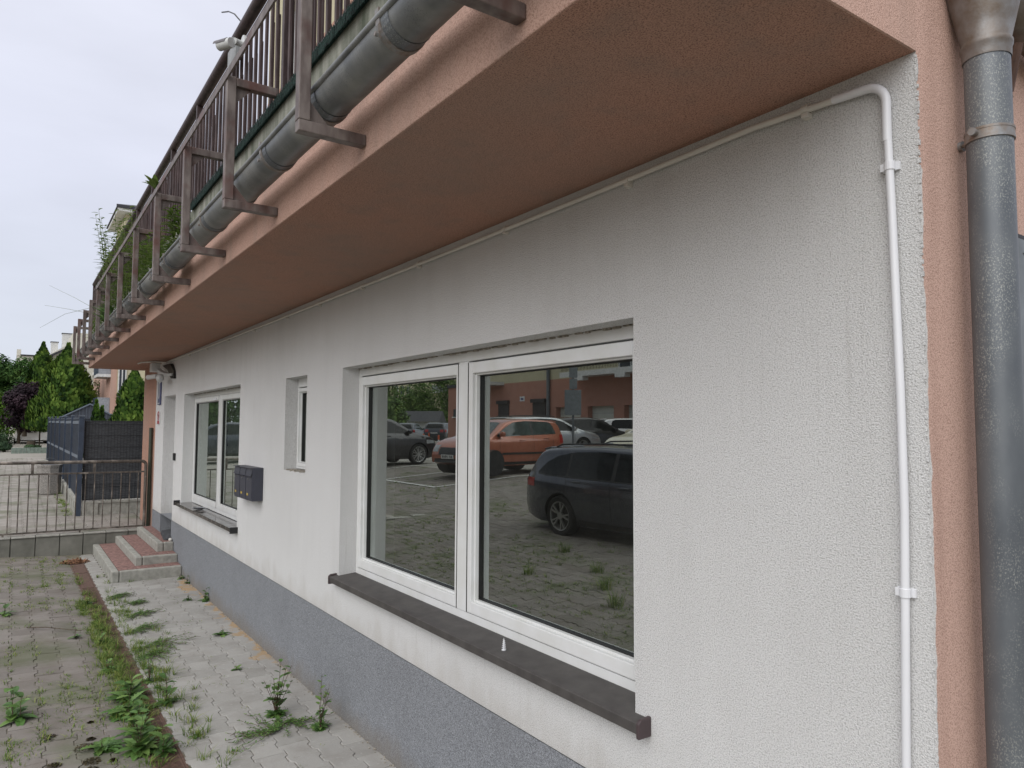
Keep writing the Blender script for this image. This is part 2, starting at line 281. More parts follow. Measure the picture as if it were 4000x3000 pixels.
# ------------------------------------------------------------------ mesh helpers
class MB:
    def __init__(s): s.v = []; s.f = []; s.a = []; s.mi = []
    def add(s, vs, fs, a=None, mi=0):
        o = len(s.v); s.v += [tuple(p) for p in vs]
        for f in fs: s.f.append(tuple(i+o for i in f)); s.a.append(a if a is not None else .5); s.mi.append(mi)
        return s
    def box(s, x0, x1, y0, y1, z0, z1, mi=0, a=None):
        x0, x1 = min(x0, x1), max(x0, x1); y0, y1 = min(y0, y1), max(y0, y1); z0, z1 = min(z0, z1), max(z0, z1)
        return s.add([(x0, y0, z0), (x1, y0, z0), (x1, y1, z0), (x0, y1, z0), (x0, y0, z1), (x1, y0, z1), (x1, y1, z1), (x0, y1, z1)],
                     [(0, 3, 2, 1), (4, 5, 6, 7), (0, 1, 5, 4), (1, 2, 6, 5), (2, 3, 7, 6), (3, 0, 4, 7)], a, mi)
    def bar(s, p0, p1, w_, h_, upv=(0, 0, 1), mi=0):
        p0, p1 = Vector(p0), Vector(p1); d = (p1-p0).normalized(); u = Vector(upv)
        r = d.cross(u); r = r.normalized() if r.length > 1e-6 else Vector((1, 0, 0)); u = r.cross(d)
        q = [p+r*(w_/2*a)+u*(h_/2*b) for p in (p0, p1) for a, b in ((-1, -1), (1, -1), (1, 1), (-1, 1))]
        return s.add(q, [(3, 2, 1, 0), (4, 5, 6, 7), (0, 1, 5, 4), (1, 2, 6, 5), (2, 3, 7, 6), (3, 0, 4, 7)], None, mi)
    def tube(s, pts, r, n=10, caps=True, a=None, r2=None, mi=0):
        pts = [Vector(p) for p in pts]; rings = []; prev = None
        for i, p in enumerate(pts):
            d = (pts[min(i+1, len(pts)-1)]-pts[max(i-1, 0)]).normalized()
            if prev is None:
                u = d.cross(Vector((0, 0, 1)));  u = u if u.length > .05 else d.cross(Vector((1, 0, 0)))
            else: u = prev-d*prev.dot(d)
            u.normalize(); prev = u.copy(); v = d.cross(u)
            rr = r if r2 is None else r+(r2-r)*i/(len(pts)-1)
            if isinstance(r, (list, tuple)): rr = r[i]
            rings.append([p+(u*math.cos(2*PI*k/n)+v*math.sin(2*PI*k/n))*rr for k in range(n)])
        vs = [q for g in rings for q in g]; fs = []
        for i in range(len(pts)-1):
            for k in range(n): fs.append((i*n+k, i*n+(k+1) % n, (i+1)*n+(k+1) % n, (i+1)*n+k))
        if caps: fs.append(tuple(range(n-1, -1, -1))); fs.append(tuple((len(pts)-1)*n+k for k in range(n)))
        return s.add(vs, fs, a, mi)
    def prism(s, poly, d, a=None, mi=0):   # poly: 3D loop, d: extrusion vector
        n = len(poly); d = Vector(d); p = [Vector(q) for q in poly]
        vs = p+[q+d for q in p]; fs = [tuple(range(n-1, -1, -1)), tuple(range(n, 2*n))]+[(i, (i+1) % n, n+(i+1) % n, n+i) for i in range(n)]
        return s.add(vs, fs, a, mi)
    def lathe(s, prof, c, n=16, a=None, mi=0):  # prof [(r,z)], axis z through c
        vs = [(c[0]+r*math.cos(2*PI*k/n), c[1]+r*math.sin(2*PI*k/n), c[2]+z) for r, z in prof for k in range(n)]; fs = []
        for i in range(len(prof)-1):
            for k in range(n): fs.append((i*n+k, i*n+(k+1) % n, (i+1)*n+(k+1) % n, (i+1)*n+k))
        return s.add(vs, fs, a, mi)
    def build(s, name, mat, parent=None, bevel=0, smooth=None, attr=False):
        off = Vector((0, 0, 0)); q = parent
        while q is not None: off += Vector(q.location); q = q.parent
        me = bpy.data.meshes.new(name); me.from_pydata([(x-off.x, y-off.y, z-off.z) for x, y, z in s.v], [], s.f)
        for mm in (mat if isinstance(mat, list) else [mat]): me.materials.append(mm)
        if any(s.mi): me.polygons.foreach_set('material_index', s.mi)
        if attr:
            at = me.attributes.new('var', 'FLOAT', 'FACE'); at.data.foreach_set('value', s.a)
        if smooth is not None:
            me.polygons.foreach_set('use_smooth', [True]*len(me.polygons)); me.set_sharp_from_angle(angle=R_(smooth))
        me.update(); o = bpy.data.objects.new(name, me); COL.objects.link(o)
        if parent: o.parent = parent
        if bevel:
            b = o.modifiers.new('bevel', 'BEVEL'); b.width = bevel; b.segments = 2; b.limit_method = 'ANGLE'; b.harden_normals = False
        return o
def thing(name, loc, label, cat, group=None, rz=0):
    o = bpy.data.objects.new(name, None); COL.objects.link(o); o.location = loc; o.rotation_euler = (0, 0, rz); o.empty_display_size = .1
    o['label'] = label; o['category'] = cat
    if group: o['group'] = group
    return o
def tag(o, label, cat, group=None):
    o['label'] = label; o['category'] = cat
    if group: o['group'] = group
    return o
def struct(o): o['kind'] = 'structure'; return o
def stuff(o, label, cat): o['kind'] = 'stuff'; o['label'] = label; o['category'] = cat; return o
def copy_tree(o, parent=None):
    c = o.copy(); COL.objects.link(c); c.parent = parent
    for ch in list(o.children): copy_tree(ch, c)
    return c
def lerp(a, b, t): return a+(b-a)*t
def interp(x, pts):
    if x <= pts[0][0]: return pts[0][1]
    for (a, b), (c, d) in zip(pts, pts[1:]):
        if x <= c: return b+(d-b)*(x-a)/(c-a) if c > a else d
    return pts[-1][1]

# ------------------------------------------------------------------ terrain
def gz(x, y):
    a = .035 if x > -9 else (.075 if x < -14 else lerp(.035, .075, (-9-x)/5))
    t = -1.1-y
    if t <= 0: return 0.
    return a*min(t, 7.9)+.016*max(0, min(t, 30)-7.9)+(.075-a)*max(0, min(t-7.9, 12))/12*7.9
def tz(x, y):
    d = -12.5-x; k = max(0, min(1, (-2.9-y)/2.2))
    return max(gz(x, y), (.30+.022*min(d, 6)+.0065*max(0, d-6))*(1-k))
def sheet(name, xs, ys, fz, mat, dz=0):
    m = MB(); nx, ny = len(xs), len(ys)
    m.add([(x, y, fz(x, y)+dz) for x in xs for y in ys], [(i*ny+j, (i+1)*ny+j, (i+1)*ny+j+1, i*ny+j+1) for i in range(nx-1) for j in range(ny-1)])
    return struct(m.build(name, mat))
def rng(a, b, st):
    n = max(1, int(round((b-a)/st))); return [a+(b-a)*i/n for i in range(n+1)]
sheet('ground', [-12.60]+rng(-12.48, 2, .5)+[6, 15, 40, 120, 600], [-600, -150, -60, -31, -20, -15]+rng(-12, 0, .5)+[20, 100, 600], gz, M['joint'], -.008)
sheet('terrace_ground', [-900, -300, -120, -90]+rng(-70, -13, 3)+[-12.60], [-600, -150, -60, -31]+rng(-20, 0, 1)+[8, 20, 100, 600], tz, M['far_ground'], -.012)
def pavers(name, x0, x1, y0, y1, fz, mat, keep=None, jit=.0016, L=.2, W=.165, gap=.0022):
    m = MB(); a = .011; t = .011; rnd = random.Random(len(name)*7+3)
    ny = int(round((y1-y0)/W)); nx = int((x1-x0)/L)+1
    for j in range(ny):
        cy = y0+W*(j+.5); off = (L/2 if j % 2 else 0)
        for i in range(nx+1):
            cx = x0+L*i+off
            if cx-L/2 < x0-.11 or cx+L/2 > x1+.11: continue
            if keep and not keep(cx, cy): continue
            h = L/2-gap; q = L/4; wv = W/2-gap
            prof = [(-h, a), (-q-t, a), (-q+t, -a), (q-t, -a), (q+t, a), (h, a)]
            loop = [(px, -wv-s) for px, s in prof]+[(px, wv+s) for px, s in reversed(prof)]
            dz = rnd.uniform(-jit, jit); tx = rnd.uniform(-1, 1)*jit*6; ty = rnd.uniform(-1, 1)*jit*6
            vs = []
            for k, (ins, dd) in enumerate(((.004, 0), (0, -.004), (0, -.03))):
                for px, py in loop:
                    sx = 1-ins/(L/2); sy = 1-ins/(W/2)
                    X = min(max(cx+px*sx, x0), x1); Y = min(max(cy+py*sy, y0-.012), y1+.012)
                    vs.append((X, Y, fz(X, Y)+dz+tx*px+ty*py+dd))
            n = 12; fs = [tuple(range(n))]+[(k*n+i2, (k+1)*n+i2, (k+1)*n+(i2+1) % n, k*n+(i2+1) % n) for k in range(2) for i2 in range(n)]
            fs = [fs[0]]+[tuple(reversed(f)) if False else f for f in fs[1:]]
            m.add(vs, fs, rnd.random())
    return struct(m.build(name, mat, attr=True))
def k_steps(x, y): return not (x < -10.08 and x > -12.5 and y > -.74)
pavers('pavement', -12.42, -.75, -.957, .033, gz, M['paver'], k_steps, L=.2, W=.165)
pavers('parking_paving', -24, -.4, -1.125-.165*48, -1.125, lambda x, y: gz(x, y) if x > -12.5 else tz(x, y), M['paver_old'], lambda x, y: x > -12.4 or (y < -3.46), .003)
pavers('terrace_paving', -36, -12.66, -.165*21, 0, tz, M['paver_terrace'], None, .002)
m = MB()
def strip(m, pts, wd, fz, dz):
    for (a, b) in zip(pts, pts[1:]):
        a, b = Vector(a), Vector(b); n = max(1, int((b-a).length/.6)); d = (b-a).normalized(); q = Vector((-d.y, d.x))*wd/2
        for i in range(n):
            p0 = a+(b-a)*i/n; p1 = a+(b-a)*(i+1)/n
            c4 = [p0-q, p1-q, p1+q, p0+q]; m.add([(p.x, p.y, fz(p.x, p.y)+dz) for p in c4], [(0, 1, 2, 3)])
for i in range(6):
    x = -15.9-i*3.05; strip(m, [(x, -6.55), (x, -11.4)], .12, gz, .013)
strip(m, [(-15.85, -6.5), (-31.2, -6.5)], .12, gz, .0135)
struct(m.build('road_marking', M['line']))

# ------------------------------------------------------------------ the building
X1 = -.877; XW = -12.5; XE = -13.8; ZS = 2.855; G = .168
bld = thing('apartment_house', (-7, 0, 0), 'white and pink rendered house with grey plinth under the long balcony', 'building')
W1 = (-4.70, -1.89, .885, 2.302); W2 = (-10.23, -7.39, .87, 2.316); WN = (-5.945, -5.42, 1.545, 2.295); DR = (-11.75, -10.85, -.2, 2.335)
holes = [(W1, .2), (W2, .2), (WN, .2), (DR, .38)]
def wall(x0, x1, z0, z1, hs, y=0, wob=.0):
    m = MB(); xs = sorted({x0, x1, *[h[0][0] for h in hs], *[h[0][1] for h in hs]}); zs = sorted({z0, z1, *[v for h in hs for v in h[0][2:] if z0 < v < z1]})
    xs = [x for x in xs if x0 <= x <= x1]
    rx = []; 
    for a, b in zip(xs, xs[1:]): rx += rng(a, b, .12)[:-1]
    rx.append(xs[-1]); rz = []
    for a, b in zip(zs, zs[1:]): rz += rng(a, b, .12)[:-1]
    rz.append(zs[-1]); nz_ = len(rz)
    vs = [(x, y, z) for x in rx for z in rz]; fs = []
    for i in range(len(rx)-1):
        for j in range(nz_-1):
            cx, cz = (rx[i]+rx[i+1])/2, (rz[j]+rz[j+1])/2
            if any(h[0][0] < cx < h[0][1] and h[0][2] < cz < h[0][3] for h in hs): continue
            fs.append((i*nz_+j, (i+1)*nz_+j, (i+1)*nz_+j+1, i*nz_+j+1))
    m.add(vs, fs)
    for (a, b, c, d), dp in hs:
        c = max(c, z0)
        m.add([(a, y, c), (a, dp, c), (a, dp, d), (a, y, d)], [(0, 1, 2, 3)]); m.add([(b, y, c), (b, dp, c), (b, dp, d), (b, y, d)], [(3, 2, 1, 0)])
        m.add([(a, y, d), (b, y, d), (b, dp, d), (a, dp, d)], [(3, 2, 1, 0)])
        if c > z0: m.add([(a, y, c), (b, y, c), (b, dp, c), (a, dp, c)], [(0, 1, 2, 3)])
    return m
PZ = .612
mw = wall(XW, X1, PZ, ZS, [(h, d) for h, d in holes])
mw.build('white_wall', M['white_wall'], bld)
mp_ = wall(XW, X1+.0, -.1, PZ, [((DR[0], DR[1], -.1, PZ+.0), .38)], -.004)
mp_.build('plinth', M['plinth'], bld)
MB().box(XE, XW-.001, 0, .3, -.1, ZS).build('pink_wall', M['pink_wall'], bld)
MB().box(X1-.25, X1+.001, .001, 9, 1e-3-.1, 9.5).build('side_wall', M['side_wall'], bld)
# rough plaster edges and crumbled mortar round the openings
m = MB(); rr = random.Random(3)
for (a, b, c, d), dp in holes[:3]:
    for i in range(int((b-a)/.03)):
        x = a+.03*i+rr.uniform(0, .02); s = rr.uniform(.004, .013)
        if rr.random() < .7: m.box(x, x+rr.uniform(.02, .05), .108, .119, d-s*.8, d-.0005)
    if b-a < 1:
        for i in range(26): 
            x = a+rr.uniform(0, b-a); s = rr.uniform(.006, .02); m.box(x, x+s*2, rr.uniform(-.006, .05), .08, c-.004, c+s*.6)
o = m.build('mortar', M['mortar'], bld); o['kind'] = 'stuff'
# narrow vertical crumbs along the white corner
m = MB()
for i in range(260):
    z = rr.uniform(.65, 2.84); s = rr.uniform(.0015, .0035); m.box(X1-s, X1+s*1.2, -s*.6, s, z, z+s*rr.uniform(2, 5))
o = m.build('rough_corner', M['white_wall'], bld); o['kind'] = 'stuff'
# balcony slab
m = MB(); m.box(-13.9, X1-.001, -.84, .0, ZS, 3.16); m.build('balcony_slab', M['pink_lit'], bld, bevel=.004); MB().box(-13.893, X1-.006, -.834, -.0005, ZS-.0015, ZS-.0003).build('soffit', M['pink_wall'], bld)
MB().box(X1-.006, X1+.0012, -.8405, .0008, ZS-.0006, 3.1600).build('slab_end', M['pink_side_lit'], bld)
m = MB(); m.box(-13.92, X1+.006, -.85, .9, 3.161, 3.435); m.build('slab_edge', M['slab_grey'], bld, bevel=.01)
MB().box(-13.8, X1-.002, .001, 9, ZS, 3.16).build('ceiling', M['pink_wall'], bld)
# turf carpet lying over the slab edge
m = MB(); rr = random.Random(11)
m.box(-5.4, X1, -.868, .85, 3.437, 3.453); m.box(-5.4, X1, -.864, -.853, 3.418, 3.4365); x = -5.4
while x < X1-.02:
    wd = rr.uniform(.006, .012); y = -.869-rr.uniform(0, .004)
    m.add([(x, y, 3.453), (x+wd, y, 3.45), (x+wd*.7, y-.003, 3.41-rr.uniform(0, .014)), (x+wd*.3, y-.003, 3.41)], [(0, 1, 2, 3)])
    if rr.random() < .9: m.add([(x, y-.001, 3.446), (x+wd, y, 3.448), (x+wd*rr.random(), y-.004, 3.458+rr.random()*.012)], [(0, 1, 2)])
    x += wd*.6
m.build('green_carpet', M['carpet'], bld)
# upper storey behind the railing
m = MB(); YU = .8; m.box(-9.6, X1-.252, YU, YU+.25, 3.44, 6.2); m.build('upper_wall', M['pink_wall'], bld)
m = MB(); m.box(-9.6, X1-.252, YU+.002, YU+.25, 6.2, 9.4); m.build('upper_wall', M['cream_far'], bld)
m = MB(); m.box(-9.602, -9.4, YU+.25, 9, 3.44, 9.4); m.build('upper_wall', M['cream_far'], bld)
for (a, b, c, d) in ((-8.9, -7.9, 5.2, 6.9), (-6.6, -5.2, 3.46, 6.0), (-3.6, -2.2, 3.46, 5.9), (-8.6, -7.7, 7.4, 8.8)):
    m = MB(); y = YU-.03
    for q in ((a, a+.08, c, d), (b-.08, b, c, d), (a+.08, b-.08, d-.08, d), (a+.08, b-.08, c, c+.08), ((a+b)/2-.05, (a+b)/2+.05, c+.08, d-.08)): m.box(q[0], q[1], y, YU+.02, q[2], q[3])
    fr = m.build('window', M['white_far'], bld); MB().box(a+.05, b-.05, YU-.01, YU-.004, c+.05, d-.05).build('pane', M['glass_far'], fr)
# rooms behind the ground floor windows
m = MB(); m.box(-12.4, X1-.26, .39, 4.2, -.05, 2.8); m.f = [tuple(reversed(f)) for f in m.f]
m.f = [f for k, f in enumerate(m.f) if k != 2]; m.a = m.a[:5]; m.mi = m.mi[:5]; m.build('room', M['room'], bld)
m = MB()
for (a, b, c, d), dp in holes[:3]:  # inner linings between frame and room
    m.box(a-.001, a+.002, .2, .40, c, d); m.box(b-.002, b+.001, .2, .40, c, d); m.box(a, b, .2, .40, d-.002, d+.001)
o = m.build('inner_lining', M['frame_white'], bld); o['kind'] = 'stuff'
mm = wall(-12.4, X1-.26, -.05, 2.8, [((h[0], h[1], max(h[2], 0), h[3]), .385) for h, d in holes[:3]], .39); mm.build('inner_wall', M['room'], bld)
MB().box(DR[0], DR[1], .34, .379, .3, 2.335).build('door', M['frame_white'], bld)
# windows
def frame_bars(m, a, b, c, d, w_, y0, y1):
    m.box(a, a+w_, y0, y1, c, d); m.box(b-w_, b, y0, y1, c, d); m.box(a+w_, b-w_, y0, y1, d-w_, d); m.box(a+w_, b-w_, y0, y1, c, c+w_)
def window(a, b, c, d, mull, sashes, top=.055, lw=.04, g=G, yf=.12):
    m = MB()
    m.box(a, a+lw, yf, .2, c, d); m.box(b-.065, b, yf, .2, c, d); m.box(a+lw, b-.065, yf, .2, d-top, d); m.box(a+lw, b-.065, yf, .2, c, c+.05)
    if mull: m.box(mull[0], mull[1], yf-.004, .2, c+.05, d-top)
    fr = m.build('window', M['frame_white'], bld, bevel=.004)
    def bars(m, sa, sb, z0, z1, wl, wr_, wt, y0, y1):
        m.box(sa, sa+wl, y0, y1, z0, z1); m.box(sb-wr_, sb, y0, y1, z0, z1); m.box(sa+wl, sb-wr_, y0, y1, z1-wt, z1); m.box(sa+wl, sb-wr_, y0, y1, z0, z0+wt)
    for (sa, sb, z0, z1, wl, wr_, wt) in sashes:
        m = MB(); bars(m, sa, sb, z0, z1, wl, wr_, wt, yf-.008, .19); s_ = m.build('sash', M['frame_white'], fr, bevel=.004)
        m = MB(); bars(m, sa+wl-.001, sb-wr_+.001, z0+wt-.001, z1-wt+.001, .010, .010, .010, yf+.012, .19); m.build('glazing_bead', M['frame_white'], s_, bevel=.003)
        m = MB(); bars(m, sa+wl+.009, sb-wr_-.009, z0+wt+.009, z1-wt-.009, .005, .005, .005, g-.014, g+.012); m.build('gasket', M['gasket'], s_)
        MB().add([(sa+wl, g, z0+wt), (sb-wr_, g, z0+wt), (sb-wr_, g, z1-wt), (sa+wl, g, z1-wt)], [(0, 1, 2, 3)]).build('pane', M['glass'], s_)
    return fr
wd1 = window(-4.70, -1.89, .90, 2.302, (-3.335, -3.232), [(-4.665, -3.328, .955, 2.238, .048, .026, .058), (-3.226, -1.955, .955, 2.238, .038, .058, .058)])
wd2 = window(-10.23, -7.39, .905, 2.316, (-8.86, -8.74), [(-10.20, -8.845, .955, 2.258, .045, .022, .056), (-8.735, -7.46, .955, 2.258, .035, .058, .056)], .055, .03, .152, .132)
wd3 = window(-5.945, -5.42, 1.555, 2.295, None, [(-5.925, -5.46, 1.575, 2.215, .022, .05, .03)], .07, .014, .140, .104)
m = MB()  # dark seams beside the mullions
m.box(-3.334, -3.329, .1115, .115, .955, 2.238); m.box(-3.2315, -3.2265, .1115, .115, .955, 2.238); m.build('seam', M['gasket'], wd1)
m = MB(); m.box(-8.852, -8.846, .1235, .127, .955, 2.258); m.build('seam', M['gasket'], wd2)
m = MB(); m.box(-9.12, -8.95, .112, .1235, 2.205, 2.232); m.build('vent', M['pvc'], wd2)
# blinds in the farther window
for bx in ((-10.12, -8.90), (-8.70, -7.5)):
    m = MB(); m.box(bx[0], bx[1], .2005, .2015, .98, 2.25)
    for i in range(16): z = .99+i*.079; m.box(bx[0], bx[1], .194, .199, z, z+.052)
    m.build('blind', M['blind'], wd2)
MB().box(-5.88, -5.47, .160, .163, 1.6, 2.2).build('blind', plain('brown_grey_blind', (.24, .225, .20), .8), wd3)
# sills
s1 = MB(); y0, y1 = -.05, .118
s1.prism([(-4.73, y0, .857), (-4.73, y0-.004, .895), (-4.73, y0+.004, .899), (-4.73, y1, .912), (-4.73, y1, .899), (-4.73, y0+.006, .880), (-4.73, y0+.004, .857)], (2.905, 0, 0))
sl = s1.build('window_sill', M['sill_brown'], bld, bevel=.002)
m = MB()
M['cap'] = plain('brown_plastic_cap', (.06, .042, .044), .5)
for x in (-4.745, -1.828): MB().prism([(x, -.060, .846), (x, -.060, .898), (x, -.048, .910), (x, .001, .914), (x, .001, .846)], (.016, 0, 0)).build('end_cap', M['cap'], sl, bevel=.005)
m = MB(); m.box(-10.30, -7.36, -.06, .118, .868, .905); s2 = m.build('window_sill', M['sill_tile'], bld, bevel=.004)
m = MB()
for i in range(14): m.box(-10.30+.21*i, -10.297+.21*i, -.0615, .118, .867, .9056)
o = m.build('tile_joint', M['mortar'], s2); o['kind'] = 'stuff'
MB().box(-10.33, -10.301, -.075, .0, .868, .93).build('end_cap', M['black'], s2, bevel=.004); MB().box(-7.359, -7.34, -.075, .0, .86, .92).build('end_cap', M['black'], s2, bevel=.004)

# ------------------------------------------------------------------ gutter, downpipes
gut = thing('gutter', (-7, -.94, 3.04), 'long half round zinc gutter hung along the balcony edge', 'gutter')
GY, GZc, GR = -.952, 3.062, .071
m = MB(); n = 18
xs = rng(-13.85, X1+.15, .5); vs = []; fs = []
for x in xs:
    for r_ in (GR, GR-.002):
        for k in range(n+1):
            a = PI+PI*k/n; vs.append((x, GY+r_*math.cos(a), GZc+r_*math.sin(a)))
st = 2*(n+1)
for i in range(len(xs)-1):
    for k in range(n):
        fs.append((i*st+k, (i+1)*st+k, (i+1)*st+k+1, i*st+k+1)); o2 = n+1; fs.append((i*st+o2+k+1, (i+1)*st+o2+k+1, (i+1)*st+o2+k, i*st+o2+k))
m.add(vs, fs); m.build('trough', M['zinc_dark'], gut, smooth=40)
MB().tube([(-13.85, GY-GR, GZc+.008), (X1+.15, GY-GR, GZc+.008)], .011, 12).build('bead', M['zinc_dark'], gut, smooth=40)
m = MB(); m.prism([(-13.86, GY+GR*math.cos(PI+PI*k/n), GZc+GR*math.sin(PI+PI*k/n)) for k in range(n+1)], (.01, 0, 0)); m.build('end_plate', M['zinc'], gut)
xx = -1.86; k = 0
while xx > -13.6:
    m = MB(); q = []
    for j in range(15):
        a = PI*1.0+PI*j/14; q.append((GY+(GR+.004)*math.cos(a), GZc+(GR+.004)*math.sin(a)))
    for (ya, za), (yb, zb) in zip(q, q[1:]):
        m.bar((xx, ya, za), (xx, yb, zb), .026, .004, (0, ya-GY, za-GZc))
    m.bar((xx, GY-GR-.006, GZc), (xx, GY-GR-.006, GZc+.03), .026, .005, (0, 1, 0)); m.tube([(xx, GY-GR-.013, GZc-.045), (xx, GY-GR-.002, GZc-.045)], .007, 8)
    m.build('gutter_clamp', M['zinc_light'], gut)
    m = MB(); q = [(GY+(GR+.0015)*math.cos(PI+PI*j/14), GZc+(GR+.0015)*math.sin(PI+PI*j/14)) for j in range(15)]
    for (ya, za), (yb, zb) in zip(q, q[1:]): m.bar((xx+.035, ya, za), (xx+.035, yb, zb), .05, .002, (0, ya-GY, za-GZc))
    m.build('joint_sleeve', M['zinc'], gut)
    xx -= .595
dp = thing('downpipe', (-.800, .210, 0), 'galvanised round downpipe at the right corner of the house', 'drainpipe')
px, py, pr = -.800, .210, .0525
m = MB(); m.tube([(px, py, -.02), (px, py, 2.88)], pr, 40); m.build('pipe', M['zinc'], dp, smooth=40)
m = MB(); m.lathe([(pr+.002, 2.858), (pr+.003, 2.863), (pr+.004, 2.885), (pr+.007, 2.89), (pr+.007, 2.90), (pr+.003, 2.906), (pr+.013, 2.95), (pr+.033, 3.04), (pr+.058, 3.15), (pr+.064, 3.20), (pr+.02, 3.19)], (px, py, 0), 40); m.build('funnel', M['rusty_zinc'], dp, smooth=50)
m = MB()
for z in (2.640, 2.664): m.lathe([(pr+.001, z), (pr+.004, z+.001), (pr+.004, z+.007), (pr+.001, z+.008)], (px, py, 0), 40)
m.lathe([(pr+.001, 2.643), (pr+.003, 2.645), (pr+.003, 2.665), (pr+.001, 2.667)], (px, py, 0), 40)
m.tube([(px-.012, py-.072, 2.658), (px-.012, py-.050, 2.658)], .010, 12); m.tube([(px-.052, py-.008, 2.652), (X1+.002, py+.01, 2.655)], .0050, 8); m.tube([(X1+.012, py+.008, 2.655), (X1+.001, py+.01, 2.655)], .014, 10)
m.build('pipe_clamp', M['zinc_light'], dp, smooth=40)
m = MB(); m.tube([(px, py, 3.18), (px+.02, py+.1, 3.26), (px+.04, py+.5, 3.32)], .075, 24); m.build('hopper', M['rusty_zinc'], dp, smooth=50)
g2 = thing('side_gutter', (-.81, .6, 2.9), 'short rusty gutter bend on the side wall behind the downpipe', 'gutter')
m = MB(); m.tube([(-.81, .36, 3.12), (-.81, .42, 3.06), (-.81, .7, 3.02), (-.81, 2.5, 3.0)], .05, 20); m.build('gutter_arm', M['rusty_zinc'], g2, smooth=50)
m = MB(); m.tube([(-.845, .45, 2.86), (-.81, .43, 2.98)], .016, 10); m.tube([(-.87, .45, 2.85), (-.84, .45, 2.86)], .022, 10); m.build('gutter_hook', M['rust'], g2)
# small window further back on the side wall
sw = thing('side_window', (-.86, 1.0, 1.6), 'white framed window at the right edge behind the downpipe', 'window')
m = MB()
for q in ((.54, .58, 1.2, 2.46), (1.34, 1.4, 1.2, 2.46), (.5805, 1.3395, 2.42, 2.46), (.5805, 1.3395, 1.2, 1.26), (.5805, 1.3395, 2.16, 2.22)): m.box(-.8755, -.868, q[0], q[1], q[2], q[3])
m.build('frame', M['sign_back'], sw); MB().box(-.8752, -.872, .581, 1.339, 1.261, 2.159).build('pane', M['glass_far'], sw); MB().box(-.8752, -.872, .581, 1.339, 2.221, 2.419).build('upper_panel', M['sign_back'], sw); MB().box(-.8755, -.82, .5, 1.44, 1.16, 1.199).build('sill', M['sill_brown'], sw)
MB().box(-.8755, -.868, .53, 1.41, 2.461, 2.472).build('drip_edge', M['roof_dark'], sw)

# ------------------------------------------------------------------ balcony railing and brackets
rl = thing('balcony_railing', (-7, -.84, 3.45), 'dark brown steel railing with close upright bars along the balcony', 'railing')
MB().tube([(-13.35, -.84, 4.175), (X1+.3, -.84, 4.175)], .031, 12).build('handrail', M['rail_brown'], rl, smooth=40)
MB().box(-13.35, X1+.3, -.85, -.83, 4.055, 4.075).build('upper_rail', M['rail_brown'], rl); MB().box(-13.35, X1+.3, -.85, -.83, 3.475, 3.495).build('lower_rail', M['rail_brown'], rl)
x = -13.34; k = 0; rr = random.Random(5)
while x < X1:
    if k % 10 == 0: MB().box(x-.016, x+.016, -.86, -.82, 3.436, 4.16).build('railing_post', M['rail_brown'], rl, bevel=.002)
    x += .1; k += 1
bars = []; x = -13.29; 
while x < X1: bars.append(x); x += .1
m = MB()
for i, x in enumerate(bars):
    b = MB(); dx = rr.uniform(-.004, .004); 
    tgt = MB() if i >= len(bars)-99 else m
    tgt.tube([(x, -.84, 3.48), (x+dx, -.84+rr.uniform(-.003, .003), 4.07)], .0095, 6)
    if tgt is not m: tgt.build('bar', M['rail_brown'], rl)
o = m.build('bar_row', M['rail_brown'], rl); o['kind'] = 'stuff'
# inner second row of narrow boards standing behind the bars
m = MB()
for i in range(116):
    x = -13.2+i*.105+rr.uniform(-.01, .01)
    if x < X1-.1: m.box(x, x+rr.uniform(.028, .046), -.80, -.79, 3.45, 4.0+rr.uniform(-.02, .06))
o = m.build('reed_screen', M['rail_brown'], rl); o['kind'] = 'stuff'
fb = thing('flower_box_rail', (-5.5, -1.08, 3.52), 'long flat brown bar joining the tops of the balcony brackets', 'rail')
MB().box(-9.75, X1+.3, -1.092, -1.084, 3.50, 3.535).build('flat_bar', M['steel_brown'], fb)
br = None
BX = [-1.411, -2.387, -3.432, -4.447, -5.482, -6.553, -7.575, -8.66, -9.69, -10.70, -11.70, -12.72, -13.70]
ordw = ['nearest', 'second', 'third', 'fourth', 'fifth', 'sixth', 'seventh', 'eighth', 'ninth', 'tenth', 'eleventh', 'twelfth', 'farthest']
for i, x in enumerate(BX):
    if br is None:
        br = thing('steel_bracket', (0, -.84, 2.92), '', 'bracket'); b0 = br
        t = .04
        MB().box(-t/2, t/2, -1.085, -.842, 2.90, 2.94).build('lower_arm', M['steel_brown'], br, bevel=.003)
        MB().box(-t/2-.0005, t/2+.0005, -1.086, -1.045, 2.9405, 3.52).build('post', M['steel_brown'], br, bevel=.003)
        MB().box(-t/2, t/2, -1.0445, -.851, 3.478, 3.518).build('upper_arm', M['steel_brown'], br, bevel=.003)
        MB().prism([(-.003, -1.0445, 2.941), (-.003, -.975, 2.941), (-.003, -1.0445, 3.02)], (.006, 0, 0)).build('gusset', M['steel_brown'], br)
        MB().prism([(-.003, -1.0445, 3.477), (-.003, -.975, 3.477), (-.003, -1.0445, 3.40)], (.006, 0, 0)).build('gusset', M['steel_brown'], br)
    else: br = copy_tree(b0)
    br.location.x = x
    br['label'] = ('%s brown steel bracket from the right, standing out of the pink balcony edge' % ordw[i]) if i not in (0, 12) else ('%s brown steel bracket of the balcony row' % ordw[i])
    br['group'] = 'steel brackets along the balcony edge'
bpy.context.view_layer.update()

